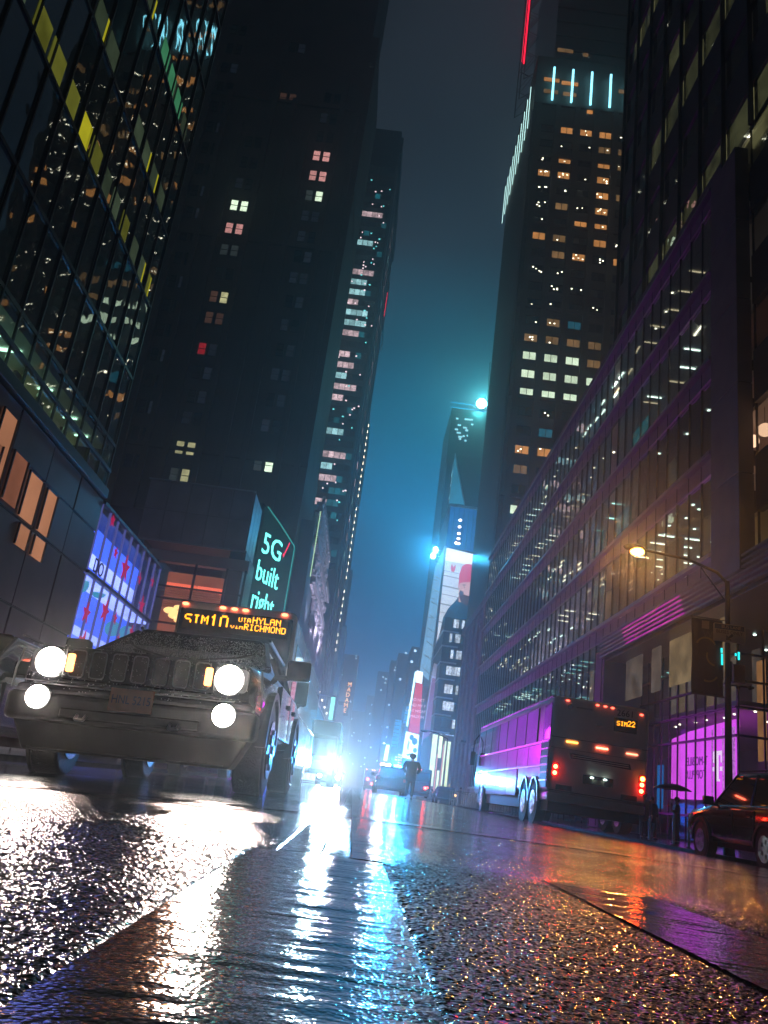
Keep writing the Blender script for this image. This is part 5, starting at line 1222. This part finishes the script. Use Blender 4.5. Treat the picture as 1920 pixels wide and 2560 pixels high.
# tail
def lamp(x, z, r, mt, nm='tail_light'): return MB().cyl((x, -.03, z), (x, .02, z), r, n=16).build(nm, mt, K_)
for x, z in ((-1.14, .0), (-.66, .0)): pass
for x, z in ((5.22, 1.30), (5.21, 1.14)): lamp(x - kx, z, .055, e_redl)
for x, z, mt in ((7.53, 1.32, emit('tail_amber', (1, .2, .015), 60, True)), (7.52, 1.17, e_redl), (7.51, 1.01, e_redl)): lamp(x - kx, z, .055, mt)
for x in (5.22, 7.53): MB().extr(rrect(x - kx - .10, x - kx + .10, .93 if x > 6 else 1.05, 1.42, .05), 'y', -.005, .01).build('lamp_housing', pbr('red_lens', (.30, .01, .01), .2), K_)
for x, z in ((5.42, 3.05), (6.23, 3.05), (6.44, 3.045), (6.64, 3.035), (7.43, 2.97)): MB().ball((x - kx, -.01, z), .05, .03, .024, 10, 6).build('marker_light', e_reds, K_, smooth=True)
for x0, x1, z, mt in ((5.46, 5.76, 1.98, e_ambl), (6.26, 6.57, 1.94, emit('brake_bar', (1, .12, .06), 16, True)), (7.07, 7.37, 1.91, emit('brake_bar_dim', (1, .22, .12), 5))):
    MB().box(x0 - kx, x1 - kx, -.03, .01, z - .018, z + .018).build('light_bar', mt, K_)
ds = MB().box(6.70 - kx, 7.33 - kx, -.015, .01, 2.44, 2.80).build('destination_display', black, K_, bevel=.01)
b = MB(); e = dots_text(b, 'SIM', 6.77 - kx, 2.715, -.02, .0165); dots_text(b, '22', e, 2.755, -.02, .0205, wide=.85); b.build('lettering', e_led, ds)
m_num = pbr('number_print', (.10, .09, .08), .5)
text('2661', .24, Vector((kx, kd, 0)) + Vector((.63, -.006, 2.93)), (1, 0, 0), (0, 0, 1), m_num, K_, ext=.002)
MB().cyl((-.86, -.008, 2.90), (-.86, .0, 2.90), .075, n=20).build('roundel', m_num, K_)
text('METROPOLITAN', .06, Vector((kx, kd, 0)) + Vector((-.48, -.006, 2.90)), (1, 0, 0), (0, 0, 1), m_num, K_, ext=.001)
MB().extr([(-.80, 1.70), (.82, 1.64), (.86, 1.50), (-.76, 1.56)], 'y', -.01, .01).build('engine_grille', plast, K_)
for i in range(3): MB().box(-.72, .78, -.03, -.01, 1.54 + i * .05, 1.565 + i * .05).build('grille_slat', m_white, K_)
MB().box(-.40, .40, -.012, .0, .98, 1.20).build('plate_recess', plast, K_)
for x in (6.19, 6.54): MB().ball((x - kx, -.04, 1.155), .05, .03, .02, 10, 6).build('plate_lamp', emit('plate_lamp', (.75, 1, .9), 9), K_, smooth=True)
MB().box(-.35, .40, -.045, -.01, .955, .985).build('plate_ledge', m_white, K_)
MB().box(-.16, .16, -.02, -.012, 1.0, 1.12).build('number_plate', pbr('plate_pale', (.4, .38, .3), .5), K_)
for x0 in (-1.1, .62): MB().box(x0, x0 + .42, -.008, .0, .73, .86).build('bumper_vent', plast, K_)
MB().box(-1.28, 1.28, -.012, -.0, .70, .712).box(-1.30, 1.30, -.01, 0, 2.06, 2.07).box(-1.30, 1.30, -.01, 0, 1.78, 1.787).build('panel_gap', plast, K_)
MB().box(-.14, .02, -.03, 0, 2.50, 2.53).build('handle', steel, K_)
for s in (-1, 1):
    MB().box(s * 1.42, s * 1.62, 13.4, 13.6, 1.6, 2.15).build('mirror', plast, K_, bevel=.04)
    MB().tube([(s * 1.3, 13.5, 2.9), (s * 1.5, 13.5, 2.6), (s * 1.52, 13.5, 2.1)], .025, 6).build('mirror_arm', black, K_)

# ---------------------------------------------------------- other cars
SV = suv('parked_car', 'dark SUV parked at the kerb at the right edge of the photo', 'car', (9.02, 20.7, gz(9.0)), math.pi, W=2.02, Lg=5.0, zb=.40, zn=1.06, zc=1.18, zr=1.86, yw=1.35, yr=2.2, yre=4.5, r=.39, yf=.95, yb=4.0)
SV.rotation_euler = (0, 0, math.pi)
# it faces up the street: lamps at the nose glint red from the coach
for s in (-1, 1):
    MB().box(s * .70, s * .95, -.02, .05, .78, .95).build('headlight', m_chr, SV, bevel=.02)
PC = suv('parked_car', 'wet dark car at the left edge, beside the black SUV', 'car', (-4.75, 7.6, gz(-4.75)), 0, W=1.85, Lg=4.7, zb=.32, zn=.86, zc=.98, zr=1.46, yw=1.3, yr=2.1, yre=3.9, r=.34, paint=pbr('dark_grey_paint', (.02, .018, .02), .2, .2, coat=1.0))
for s in (-1, 1): MB().extr(rrect(s * .68 - .15, s * .68 + .15, .62, .76, .04), 'y', -.02, .04).build('headlight', m_chr, PC)
b = MB()
for _ in range(900):
    y = .1 + rd.random() * 1.1; x = rd.uniform(-.8, .85); z = .885 + .10 * max(0, y - .5) / .8; r = rd.uniform(.004, .009)
    k = 5; b._a([(x + r * math.cos(2 * math.pi * i / k), y + r * math.sin(2 * math.pi * i / k), z) for i in range(k)] + [(x, y, z + r * .7)], [(i, (i + 1) % k, k) for i in range(k)])
b.build('raindrops', m_drop, PC, smooth=True, kind='stuff')
# police car, tail to us, light bar on
PX, PY = 2.32, 57.0
PL = suv('police_car', 'dark police car up the street with white and blue roof lights flashing', 'car', (PX, PY - 4.8, gz(PX)), math.pi, W=1.98, Lg=4.9, zb=.36, zn=.95, zc=1.08, zr=1.66, yw=1.35, yr=2.1, yre=4.3, r=.37, face=True, paint=pbr('police_navy', (.01, .012, .02), .25, 0, coat=1))
PL.location = (PX, PY, gz(PX))
lb_ = MB().box(-.66, .66, 2.6, 2.95, 1.69, 1.83).build('light_bar', plast, PL, bevel=.03)
e_pw2 = emit('strobe_white', (.75, .85, 1), 60, True); e_pb2 = emit('strobe_blue', (.01, .28, 1), 190, True)
MB().box(.10, .64, 2.95, 2.98, 1.71, 1.82).build('white_strobe', e_pw2, lb_); MB().box(-.62, -.12, 2.95, 2.98, 1.71, 1.82).build('blue_strobe', e_pb2, lb_)
MB().box(.64, .72, 2.7, 2.95, 1.71, 1.81).build('red_strobe', emit('strobe_red', (1, .03, .15), 30, True), lb_)
spot('strobe_glow', (PX - .35, PY - 3.2, 1.75), (PX - .3, 0, .2), 500, (.8, .9, 1), .1, 90); spot('strobe_glow', (PX + .45, PY - 3.2, 1.75), (PX + .3, 0, .3), 7000, (.01, .35, 1), .1, 100)
for s in (-1, 1): MB().box(s * .70, s * .95, 4.9, 4.93, .82, 1.0).build('tail_light', pbr('red_lens', (.30, .01, .01), .2), PL)
# bus tails farther up
def far_bus(label, x0, x1, z1, dd, reds, marks, cat='bus'):
    t = thing('bus', label, cat, ((x0 + x1) / 2, dd, 0)); o = tuple(t.location); ang = (x0 + x1) / 2; g0 = gz(max(0, x0))
    MB(o).box(x0, x1, dd, dd + 11, .45, z1).build('body', pbr('far_bus_body', (.14, .13, .13), .35, noise=.2), t, bevel=.12, seg=3)
    MB(o).box(x0 + .25, x1 - .25, dd - .02, dd + .02, z1 * .55, z1 - .35).build('rear_window', m_tint, t, bevel=.02)
    MB(o).box(x0 + .1, x1 - .1, dd + .3, dd + 10, .1, .5).build('underbody', black, t)
    for x, z, r in reds: MB(o).cyl((x, dd - .05, z), (x, dd, z), r, n=12).build('tail_light', emit('far_tail', (1, .04, .03), 22, True), t)
    for x in marks: MB(o).ball((x, dd - .03, z1 - .10), .06, n=8, k=5).build('marker_light', emit('far_marker', (1, .2, .25), 9), t)
    for s in (x0 + .2, x1 - .2): MB(o).cyl((s - .14, dd + 2.4, .42), (s + .14, dd + 2.4, .42), .48, n=16).build('wheel', m_tyre, t)
    return t
far_bus('dim bus tail right of the standing officer with one red lamp', 5.3, 7.95, 2.75, 88, [(7.4, .92, .14), (7.62, 1.0, .07)], [5.6, 6.2, 6.5, 6.8])
far_bus('small red lit truck tail left of the police car', 1.5, 3.35, 2.70, 118, [(2.0, 1.35, .16), (2.65, .85, .16)], [1.7, 2.5, 2.8], 'truck')
cr = suv('parked_car', 'dark car beyond the officer with a small amber lamp lit', 'car', (8.3, 78, gz(8.3)), math.pi, W=1.85, Lg=4.6, r=.36, zr=1.5, zc=1.0, zn=.9); cr.location = (8.3, 80, gz(8.3))
MB().box(-.8, -.62, 4.6, 4.64, .8, .95).build('turn_signal', e_tur, cr)
# oncoming truck and car with glaring headlamps
TR = thing('box_truck', 'oncoming truck whose white headlamps glare beside the coach', 'truck', (-2.05, 40, gz(-2.05)))
MB().box(-1.1, 1.1, 0, 2.0, .55, 2.3).build('cab', pbr('truck_cab', (.006, .006, .007), .8, spec=.1), TR, bevel=.1, seg=3)
MB().box(-1.15, 1.15, 2.1, 8.5, .8, 3.1).build('cargo_box', pbr('truck_box', (.008, .008, .01), .8, spec=.1), TR, bevel=.04)
MB().box(-1.0, 1.0, -.03, .02, 1.35, 2.15).build('windscreen', m_tint, TR, bevel=.05); MB().box(-.7, .7, -.03, .02, .75, 1.15).build('grille', plast, TR)
for s in (-1, 1):
    MB().cyl((s * .88, -.06, 1.02), (s * .88, .0, 1.02), .19, n=20).build('headlight', e_headc, TR)
    MB().box(s * 1.2, s * 1.4, -.1, .05, 1.5, 2.0).build('mirror', plast, TR, bevel=.03)
wheel_set(TR, [(s * .95, y, .42) for s in (-1, 1) for y in (1.0, 6.8)], .42)
spot('truck_beam', (-1.17, 39.8, 1.02), (0, 0, .4), 14000, (.55, .85, 1), .2, 10, 1.0)
CA = suv('moving_car', 'oncoming car with glaring warm headlamps low in the street centre', 'car', (-1.75, 62, gz(-1.7)), 0, W=1.85, Lg=4.6, zb=.3, zn=.8, zc=.95, zr=1.45, r=.34)
for s in (-1, 1): MB().cyl((s * .66, -.05, .64), (s * .66, .0, .64), .12, n=18).build('headlight', emit('headlight_warm', (1, .88, .86), 110, True), CA)
spot('car_beam', (-1.09, 61.8, .62), (0, 0, .4), 9000, (1, .72, .82), .2, 6, 1.0)
# ============================================================ poles, lamps, signs, people
# street lamp pole with bus lane sign, banner, signal box
px_, py_ = 10.72, 24.5
LP = thing('street_lamp', 'tall grey street lamp pole with glowing orange lamp on a long arm', 'street lamp', (px_, py_, ZR)); ol = (px_, py_, ZR)
m_pole = pbr('pole_paint', (.04, .038, .035), .6, .2)
MB(ol).cyl((px_, py_, ZR), (px_, py_, ZR + 1.0), .16, .12, 16).cyl((px_, py_, ZR + .9), (px_, py_, 7.6), .115, .07, 16).build('pole', m_pole, LP, smooth=False)
MB(ol).tube([(px_, py_, 7.55), (10.4, py_, 7.85), (9.5, py_, 8.15), (8.05, py_, 8.28)], .045, 10).tube([(px_, py_, 6.9), (9.9, py_, 7.95)], .022, 6).build('arm', m_pole, LP)
hd = MB(ol).ball((7.80, py_, 8.30), .36, .16, .12, 14, 8).build('lamp_head', m_pole, LP, smooth=True)
MB(ol).ball((7.88, py_ - .02, 8.18), .22, .18, .13, 14, 8).build('bulb', emit('sodium_bulb', (1, .34, .05), 24, True), hd, smooth=True)
spot('sodium_lamp', (7.88, py_ - .05, 8.16), (5.5, 12, 0), 4200, (1, .46, .14), .14, 120, .6)
spot('sodium_glow', (7.88, py_ - .15, 8.1), (0, 0, .15), 1800, (1, .34, .05), .15, 50, 1.0)
sb = thing('bus_lane_sign', 'white and blue sign on the pole reading BUSES ONLY with an arrow', 'sign', (10.66, py_ - .16, 5.65)); osb = tuple(sb.location)
MB(osb).extr(rrect(10.22, 11.18, 5.66, 6.21, .04), 'y', py_ - .18, py_ - .15).build('plate', pbr('plate_white', (.45, .42, .38), .5), sb)
MB(osb).box(10.25, 11.15, py_ - .19, py_ - .18, 6.04, 6.19).build('header', pbr('sign_blue', (.02, .06, .14), .5), sb)
text('BUS LANE', .135, (10.75, py_ - .195, 6.115), (1, 0, 0), (0, 0, 1), pbr('plate_white', (.45, .42, .38), .5), sb, ext=.001)
text('BUSES ONLY', .145, (10.70, py_ - .185, 5.955), (1, 0, 0), (0, 0, 1), pbr('sign_black', (.02, .02, .02), .5), sb, ext=.001)
MB(osb).extr([(10.60, 5.72), (10.76, 5.72), (10.71, 5.77), (10.82, 5.88), (10.76, 5.92), (10.66, 5.82), (10.60, 5.88)], 'y', py_ - .187, py_ - .18).build('arrow', pbr('sign_black', (.02, .02, .02), .5), sb)
bn = thing('banner', 'tall dark banner with gold curved emblem hanging from the lamp pole', 'banner', (10.1, py_, 4.0)); ob_ = tuple(bn.location)
v = []; b = MB(ob_)
for i in range(13):
    for j in range(5):
        b.v.append((9.63 + j * .235 - ob_[0], py_ + .02 + .03 * math.sin(i * .7 + j) - ob_[1], 4.05 + i * .19 - ob_[2]))
for i in range(12):
    for j in range(4): a = i * 5 + j; b.f.append((a, a + 1, a + 6, a + 5)); b.mi.append(0)
o = b.build('cloth', pbr('banner_cloth', (.018, .020, .022), .7), bn, smooth=True); sd_ = o.modifiers.new('s', 'SOLIDIFY'); sd_.thickness = .006
def arc(cx, cz, r, a0, a1, w, y, n=14):
    p = [(cx + r * math.cos(R(a0 + (a1 - a0) * i / n)), cz + r * math.sin(R(a0 + (a1 - a0) * i / n))) for i in range(n + 1)]
    q = [(cx + (r - w) * math.cos(R(a1 - (a1 - a0) * i / n)), cz + (r - w) * math.sin(R(a1 - (a1 - a0) * i / n))) for i in range(n + 1)]
    return p + q
gold = pbr('banner_gold', (.16, .12, .03), .5)
b = MB(ob_)
for cx0, cz0, r0, a0, a1 in ((10.05, 5.45, .32, 20, 160), (10.35, 5.2, .30, 160, 260), (10.1, 4.75, .34, 250, 330)):
    p = arc(cx0, cz0, r0, a0, a1, .05, 0)
    n = len(p) // 2
    for i in range(n - 1): b.extr([p[i], p[i + 1], p[-2 - i], p[-1 - i]], 'y', py_ - .04, py_ - .03)
b.build('emblem', gold, bn, kind='stuff')
MB(ob_).box(9.92, 10.14, py_ - .04, py_ - .03, 6.02, 6.26).build('patch', pbr('banner_patch', (.20, .17, .14), .6), bn)
text('W', .30, (10.1, py_ - .035, 5.85), (1, 0, 0), (0, 0, 1), pbr('banner_grey', (.06, .06, .06), .6), bn, ext=.002)
for zz in (6.36, 4.03): MB(ob_).tube([(9.6, py_, zz), (10.7, py_, zz)], .02, 6).build('rod', m_pole, bn)
sgb = thing('traffic_signal', 'boxy pedestrian signal heads on the far side of the lamp pole', 'traffic light', (11.0, py_, 4.4)); og2 = tuple(sgb.location)
MB(og2).box(10.86, 11.20, py_ - .1, py_ + .22, 4.50, 5.05).build('housing', pbr('signal_tan', (.22, .14, .10), .5), sgb, bevel=.02)
MB(og2).box(10.45, 10.62, py_ + .05, py_ + .3, 4.55, 5.3).build('housing', plast, sgb, bevel=.02)
MB(og2).box(10.72, 10.80, py_ - .14, py_ + .1, 4.5, 5.1).build('bracket', plast, sgb)
for x, z, h in ((10.50, 5.42, .07), (10.51, 5.22, .10), (10.51, 5.08, .10), (10.93, 5.35, .04), (11.02, 5.32, .12)):
    MB(og2).box(x, x + .055, py_ - .03, py_ - .01, z - h, z + h).build('signal_light', emit('signal_cyan', (.02, .75, .75), 1.6), sgb)
MB(og2).tube([(10.8, py_, 4.42), (11.5, py_, 4.42)], .03, 6).ball((11.0, py_ - .05, 4.38), .07).ball((11.36, py_ - .05, 4.40), .07).build('camera_bar', plast, sgb)
# second lamp posts and signals up the street
def far_lamp(label, x, y, h, arm, col, pw=0):
    t = thing('street_lamp', label, 'street lamp', (x, y, 0)); o = (x, y, 0)
    MB(o).cyl((x, y, -.3), (x, y, h), .12, .07, 10).build('pole', m_pole, t); MB(o).tube([(x, y, h), (x + arm * .5, y, h + .5), (x + arm, y, h + .6)], .05, 8).build('arm', m_pole, t)
    MB(o).ball((x + arm, y, h + .5), .42, .2, .14, 12, 8).build('lamp_head', emit('far_lamp', col, 10, False) if col else m_pole, t, smooth=True)
    if pw: point('lamp_glow', (x + arm, y, h + .3), pw, col, .2)
far_lamp('slim curved street lamp in front of the mauve billboard', 9.6, 92, 6.3, -2.6, None)
far_lamp('white street lamp far up the street left of the cyan sign', 10.2, 290, 14.8, -1.3, (.85, .95, 1))
# bollards at the kerb
bl = None
for i, (y, lb_l) in enumerate(((27.4, 'slim steel bollard nearest the parked SUV'), (28.7, 'slim steel bollard in front of the umbrella holder'), (31.0, 'slim steel bollard close to the coach corner'), (36.4, 'slim steel bollard behind the coach tail'))):
    if bl is None:
        bl = thing('bollard', lb_l, 'bollard', (10.72, y, ZR), group='steel bollards along the right kerb')
        MB().cyl((0, 0, 0), (0, 0, .80), .045, n=14).build('post', steel, bl, smooth=False); MB().ball((0, 0, .80), .05, n=12, k=6).build('cap', steel, bl, smooth=True)
        MB().cyl((0, 0, 0), (0, 0, .03), .09, n=14).build('base', dark_metal, bl)
    else: copy_thing(bl, (10.72, y, ZR), lb_l)
# crowd barrier beyond the coach
for i, (y, lb_l) in enumerate(((58, 'steel crowd barrier nearest the coach front'), (60.6, 'steel crowd barrier farther behind the coach front'))):
    if i == 0:
        cb = thing('crowd_barrier', lb_l, 'barrier', (8.55, y, gz(8.5)), rz=R(8), group='steel crowd barriers')
        MB().tube([(-1.15, 0, .1), (-1.15, 0, 1.08), (1.15, 0, 1.08), (1.15, 0, .1), (-1.15, 0, .15)], .022, 8).build('frame', steel, cb)
        for k in range(15): link('bar', MB().cyl((0, 0, .15), (0, 0, 1.08), .009, n=6).mesh('bar', steel) if k == 0 else bm_, cb, loc=(-1.0 + k * .143, 0, 0)); bm_ = bpy.data.objects[cb.children[-1].name].data if k == 0 else bm_
        for s in (-1, 1): MB().box(s * .9 - .02, s * .9 + .02, -.3, .3, 0, .03).build('foot', steel, cb)
    else: copy_thing(cb, (9.9, 64, gz(9.5)), lb_l)
# news box with pale label
nb_ = thing('news_box', 'dark kerbside news box with small pale label beside the lit shops', 'box', (9.4, 86, ZR)); MB().box(-.6, .6, 0, .5, 0, 1.3).build('cabinet', plast, nb_, bevel=.04); MB().box(-.1, .25, -.02, 0, .85, 1.15).build('label_plate', emit('pale_label', (.4, .5, .6), .5), nb_)
# traffic signals on the left seen past the coach
for (x, y, z, lb_l) in ((-3.05, 52, 4.1, 'traffic signal with a red lamp directly right of the left coach'), (-4.1, 66, 3.3, 'second traffic signal with a dim red lamp in front of the blue frontage')):
    t = thing('traffic_signal', lb_l, 'traffic light', (x, y, z)); o = (x, y, z)
    MB(o).box(x - .17, x + .17, y, y + .25, z - .5, z + .5).build('housing', plast, t, bevel=.02); MB(o).tube([(x, y + .3, z + .5), (x, y + .3, z + 1.0), (-7.6, y + .3, z + 1.2), (-7.6, y + .3, 0)], .05, 6).build('mast_arm', m_pole, t)
    MB(o).cyl((x, y - .02, z + .3), (x, y, z + .3), .11, n=14).build('red_lamp', emit('signal_red', (1, .10, .03), 5), t); MB(o).cyl((x, y - .02, z), (x, y, z), .10, n=14).cyl((x, y - .02, z - .3), (x, y, z - .3), .10, n=14).build('dark_lamp', dark_metal, t)

# ---------------------------------------------------------- people: one skinned body each, clothes as children
m_skin = pbr('skin', (.35, .20, .15), .5); m_coat = pbr('dark_coat', (.012, .013, .016), .75); m_trs = pbr('dark_trousers', (.015, .015, .018), .75); m_hair = pbr('dark_hair', (.01, .008, .006), .6)
def skin_mesh(name, pts, edges, mt, parent, root=0):
    me = bpy.data.meshes.new(name); me.from_pydata([p[:3] for p in pts], edges, []); me.materials.append(mt)
    o = bpy.data.objects.new(name, me); C.objects.link(o); o.parent = parent
    o.modifiers.new('skin', 'SKIN'); o.modifiers.new('sub', 'SUBSURF').levels = 1; o.modifiers[-1].render_levels = 2
    sv = me.skin_vertices[0].data if me.skin_vertices else None
    if sv is None:
        bm = bmesh.new(); bm.from_mesh(me); bm.verts.layers.skin.verify(); bm.to_mesh(me); bm.free(); sv = me.skin_vertices[0].data
    for i, p in enumerate(pts):
        r = p[3]; sv[i].radius = r if isinstance(r, tuple) else (r, r); sv[i].use_root = (i == root)
    return o
def person(label, loc, rz=0, h=1.75, arms='down', cap=False, bag=False, step=.12, wide=1.0, group=None):
    t = thing('person', label, 'person', loc, rz, group); k = h / 1.75
    S_ = lambda x, y, z, r: (x * k, y * k, z * k, (r[0] * k, r[1] * k) if isinstance(r, tuple) else r * k)
    if arms == 'down': aL = [(.25, 0, 1.18), (.27, -.05, .93), (.26, -.09, .80)]; aR = [(-.25, 0, 1.18), (-.27, -.03, .93), (-.26, -.05, .80)]
    elif arms == 'hips': aL = [(.34, .04, 1.20), (.24, -.10, 1.02), (.17, -.14, 1.00)]; aR = [(-.34, .04, 1.20), (-.24, -.10, 1.02), (-.17, -.14, 1.00)]
    else: aL = [(.25, 0, 1.18), (.24, -.22, 1.22), (.20, -.26, 1.36)]; aR = [(-.25, 0, 1.18), (-.27, -.03, .93), (-.26, -.05, .80)]
    pts = [S_(0, 0, .95, (.15, .12)), S_(0, 0, 1.15, (.14, .11)), S_(0, 0, 1.36, (.16, .11)), S_(0, 0, 1.48, (.06, .06)), S_(0, -.01, 1.56, .075), S_(0, -.01, 1.66, .085), S_(0, 0, 1.73, .05),
           S_(.19, 0, 1.42, .065), S_(*aL[0], .05), S_(*aL[1], .04), S_(*aL[2], .035), S_(-.19, 0, 1.42, .065), S_(*aR[0], .05), S_(*aR[1], .04), S_(*aR[2], .035),
           S_(.10, 0, .88, .10), S_(.11, -step * .5, .48, .065), S_(.11, -step * .2, .09, .045), S_(.11, -step * .2 - .14, .045, .04), S_(-.10, 0, .88, .10), S_(-.11, step * .3, .48, .065), S_(-.11, step, .09, .045), S_(-.11, step - .14, .045, .04)]
    ed = [(0, 1), (1, 2), (2, 3), (3, 4), (4, 5), (5, 6), (2, 7), (7, 8), (8, 9), (9, 10), (2, 11), (11, 12), (12, 13), (13, 14), (0, 15), (15, 16), (16, 17), (17, 18), (0, 19), (19, 20), (20, 21), (21, 22)]
    skin_mesh('body', pts, ed, m_skin, t)
    w = wide
    cp_ = [S_(0, 0, .62, (.20 * w, .17)), S_(0, 0, .90, (.205 * w, .165)), S_(0, 0, 1.15, (.18 * w, .145)), S_(0, 0, 1.37, (.19 * w, .14)), S_(0, 0, 1.49, (.085, .085)), S_(.20 * w, 0, 1.42, .09), S_(*aL[0], .078), S_(*aL[1], .062), S_(-.20 * w, 0, 1.42, .09), S_(*aR[0], .078), S_(*aR[1], .062)]
    skin_mesh('coat', cp_, [(0, 1), (1, 2), (2, 3), (3, 4), (3, 5), (5, 6), (6, 7), (3, 8), (8, 9), (9, 10)], m_coat, t)
    for s, y0, y1 in ((1, -step * .5, -step * .2), (-1, step * .3, step)):
        skin_mesh('trouser_leg', [S_(s * .10, 0, .90, .115), S_(s * .11, y0, .48, .085), S_(s * .11, y1, .10, .065)], [(0, 1), (1, 2)], m_trs, t)
        MB().ball((s * .11 * k, (y1 - .07) * k, .05 * k), .05 * k, .14 * k, .055 * k, 10, 6).build('shoe', black, t, smooth=True)
    for s, a in ((1, aL), (-1, aR)):
        wr = Vector(a[2]) * k; dn = (Vector(a[2]) - Vector(a[1])).normalized()
        for f in range(4):
            p0 = wr + Vector((0, (f - 1.5) * .022 * k, 0)); p1 = p0 + dn * (.085 - .012 * abs(f - 1.2)) * k; p2 = p1 + (dn * .5 + Vector((-s * .5, 0, 0))) * .03 * k
            MB().tube([tuple(p0), tuple(p1), tuple(p2)], .009 * k, 6).build('finger', m_skin, t)
        MB().tube([tuple(wr), tuple(wr + Vector((-s * .02, -.04, -.02)) * k)], .011 * k, 6).build('thumb', m_skin, t)
    hc = (0, 0, 1.67 * k)
    MB().ball((0, .015, 1.675 * k), .10 * k, .115 * k, .105 * k, 14, 10).build('hair', m_hair, t, smooth=True)
    fy = -.095 * k
    for s in (-1, 1):
        MB().ball((s * .034 * k, fy - .003, 1.655 * k), .013 * k, .008, .008 * k, 8, 5).build('eye', pbr('eye', (.5, .5, .5), .2), t, smooth=True)
        MB().ball((s * .092 * k, 0, 1.635 * k), .015 * k, .022 * k, .032 * k, 8, 6).build('ear', m_skin, t, smooth=True)
    MB().ball((0, fy - .008, 1.63 * k), .014 * k, .022 * k, .024 * k, 8, 6).build('nose', m_skin, t, smooth=True)
    MB().ball((0, fy + .002, 1.592 * k), .026 * k, .008, .007 * k, 8, 5).build('mouth', pbr('lips', (.25, .08, .07), .5), t, smooth=True)
    if cap: MB().cyl((0, 0, 1.70 * k), (0, 0, 1.775 * k), .115 * k, .14 * k, 16).cyl((0, -.04 * k, 1.695 * k), (0, -.05 * k, 1.705 * k), .145 * k, .14 * k, 16).build('peaked_cap', m_coat, t)
    return t
person('police officer in a dark peaked cap standing in the street, hands on hips', (2.42, 36.5, gz(2.42)), math.pi, 1.80, 'hips', cap=True, wide=1.25, step=.04)
UP = person('person in a long dark coat holding the open umbrella', (12.35, 32.8, ZR), R(-100), 1.66, 'hold', wide=1.25)
person('person in dark clothes close to the coach corner, without umbrella', (11.35, 33.4, ZR), R(160), 1.70, 'down')
person('person half hidden behind the umbrella holder', (12.2, 35.0, ZR), R(30), 1.62, 'down')
um = thing('umbrella', 'wide open black umbrella held over the waiting people', 'umbrella', (12.25, 32.7, 1.25)); oum = tuple(um.location)
b = MB(oum); n = 8; cx0, cy0 = 12.15, 32.7
rings = [(0, 1.78), (.25, 1.76), (.5, 1.69), (.72, 1.58)]
tip = (cx0, cy0, 1.80)
vs = [tip]; 
for r_, z in rings[1:]:
    for i in range(n * 2):
        a = math.pi * i / n; rr2 = r_ * (1 if i % 2 == 0 else .955); vs.append((cx0 + rr2 * math.cos(a), cy0 + rr2 * math.sin(a), z - (.0 if i % 2 == 0 else -.02)))
m2 = n * 2; fs = [(0, 1 + i, 1 + (i + 1) % m2) for i in range(m2)]
for k in range(2): fs += [(1 + k * m2 + i, 1 + k * m2 + (i + 1) % m2, 1 + (k + 1) * m2 + (i + 1) % m2, 1 + (k + 1) * m2 + i) for i in range(m2)]
b._a(vs, fs); o = b.build('canopy', pbr('umbrella_cloth', (.01, .01, .012), .6), um, smooth=True); o.modifiers.new('s', 'SOLIDIFY').thickness = .004
for i in range(8): a = math.pi * 2 * i / 8; MB(oum).tube([(cx0, cy0, 1.77), (cx0 + .36 * math.cos(a), cy0 + .36 * math.sin(a), 1.71), (cx0 + .70 * math.cos(a), cy0 + .70 * math.sin(a), 1.585)], .004, 5).build('rib', steel, um)
MB(oum).tube([(cx0, cy0, 1.86), (12.14, 32.72, 1.0)], .008, 6).build('shaft', steel, um); MB(oum).cyl((12.14, 32.72, .96), (12.135, 32.72, 1.10), .016, n=8).build('handle', plast, um)
for i, (x, y) in enumerate(((10.9, 74), (11.5, 77), (10.3, 82))):
    person(('small figure nearest the crowd barriers on the right pavement', 'small figure in the middle of the far right pavement', 'small figure beside the news box')[i], (x, y, ZR), R(40 * i), 1.7)

# ---------------------------------------------------------- rain haze over the whole street
m, t, o_ = mat_new('haze'); v = N(t, 'ShaderNodeVolumePrincipled'); L(t, v.outputs[0], o_.inputs['Volume'])
v.inputs['Color'].default_value = (.80, .93, 1.0, 1); v.inputs['Density'].default_value = HAZE; v.inputs['Anisotropy'].default_value = .84
hz = MB().box(-110, 110, -60, 760, -2.2, 222).build('haze', m); hz['kind'] = 'stuff'
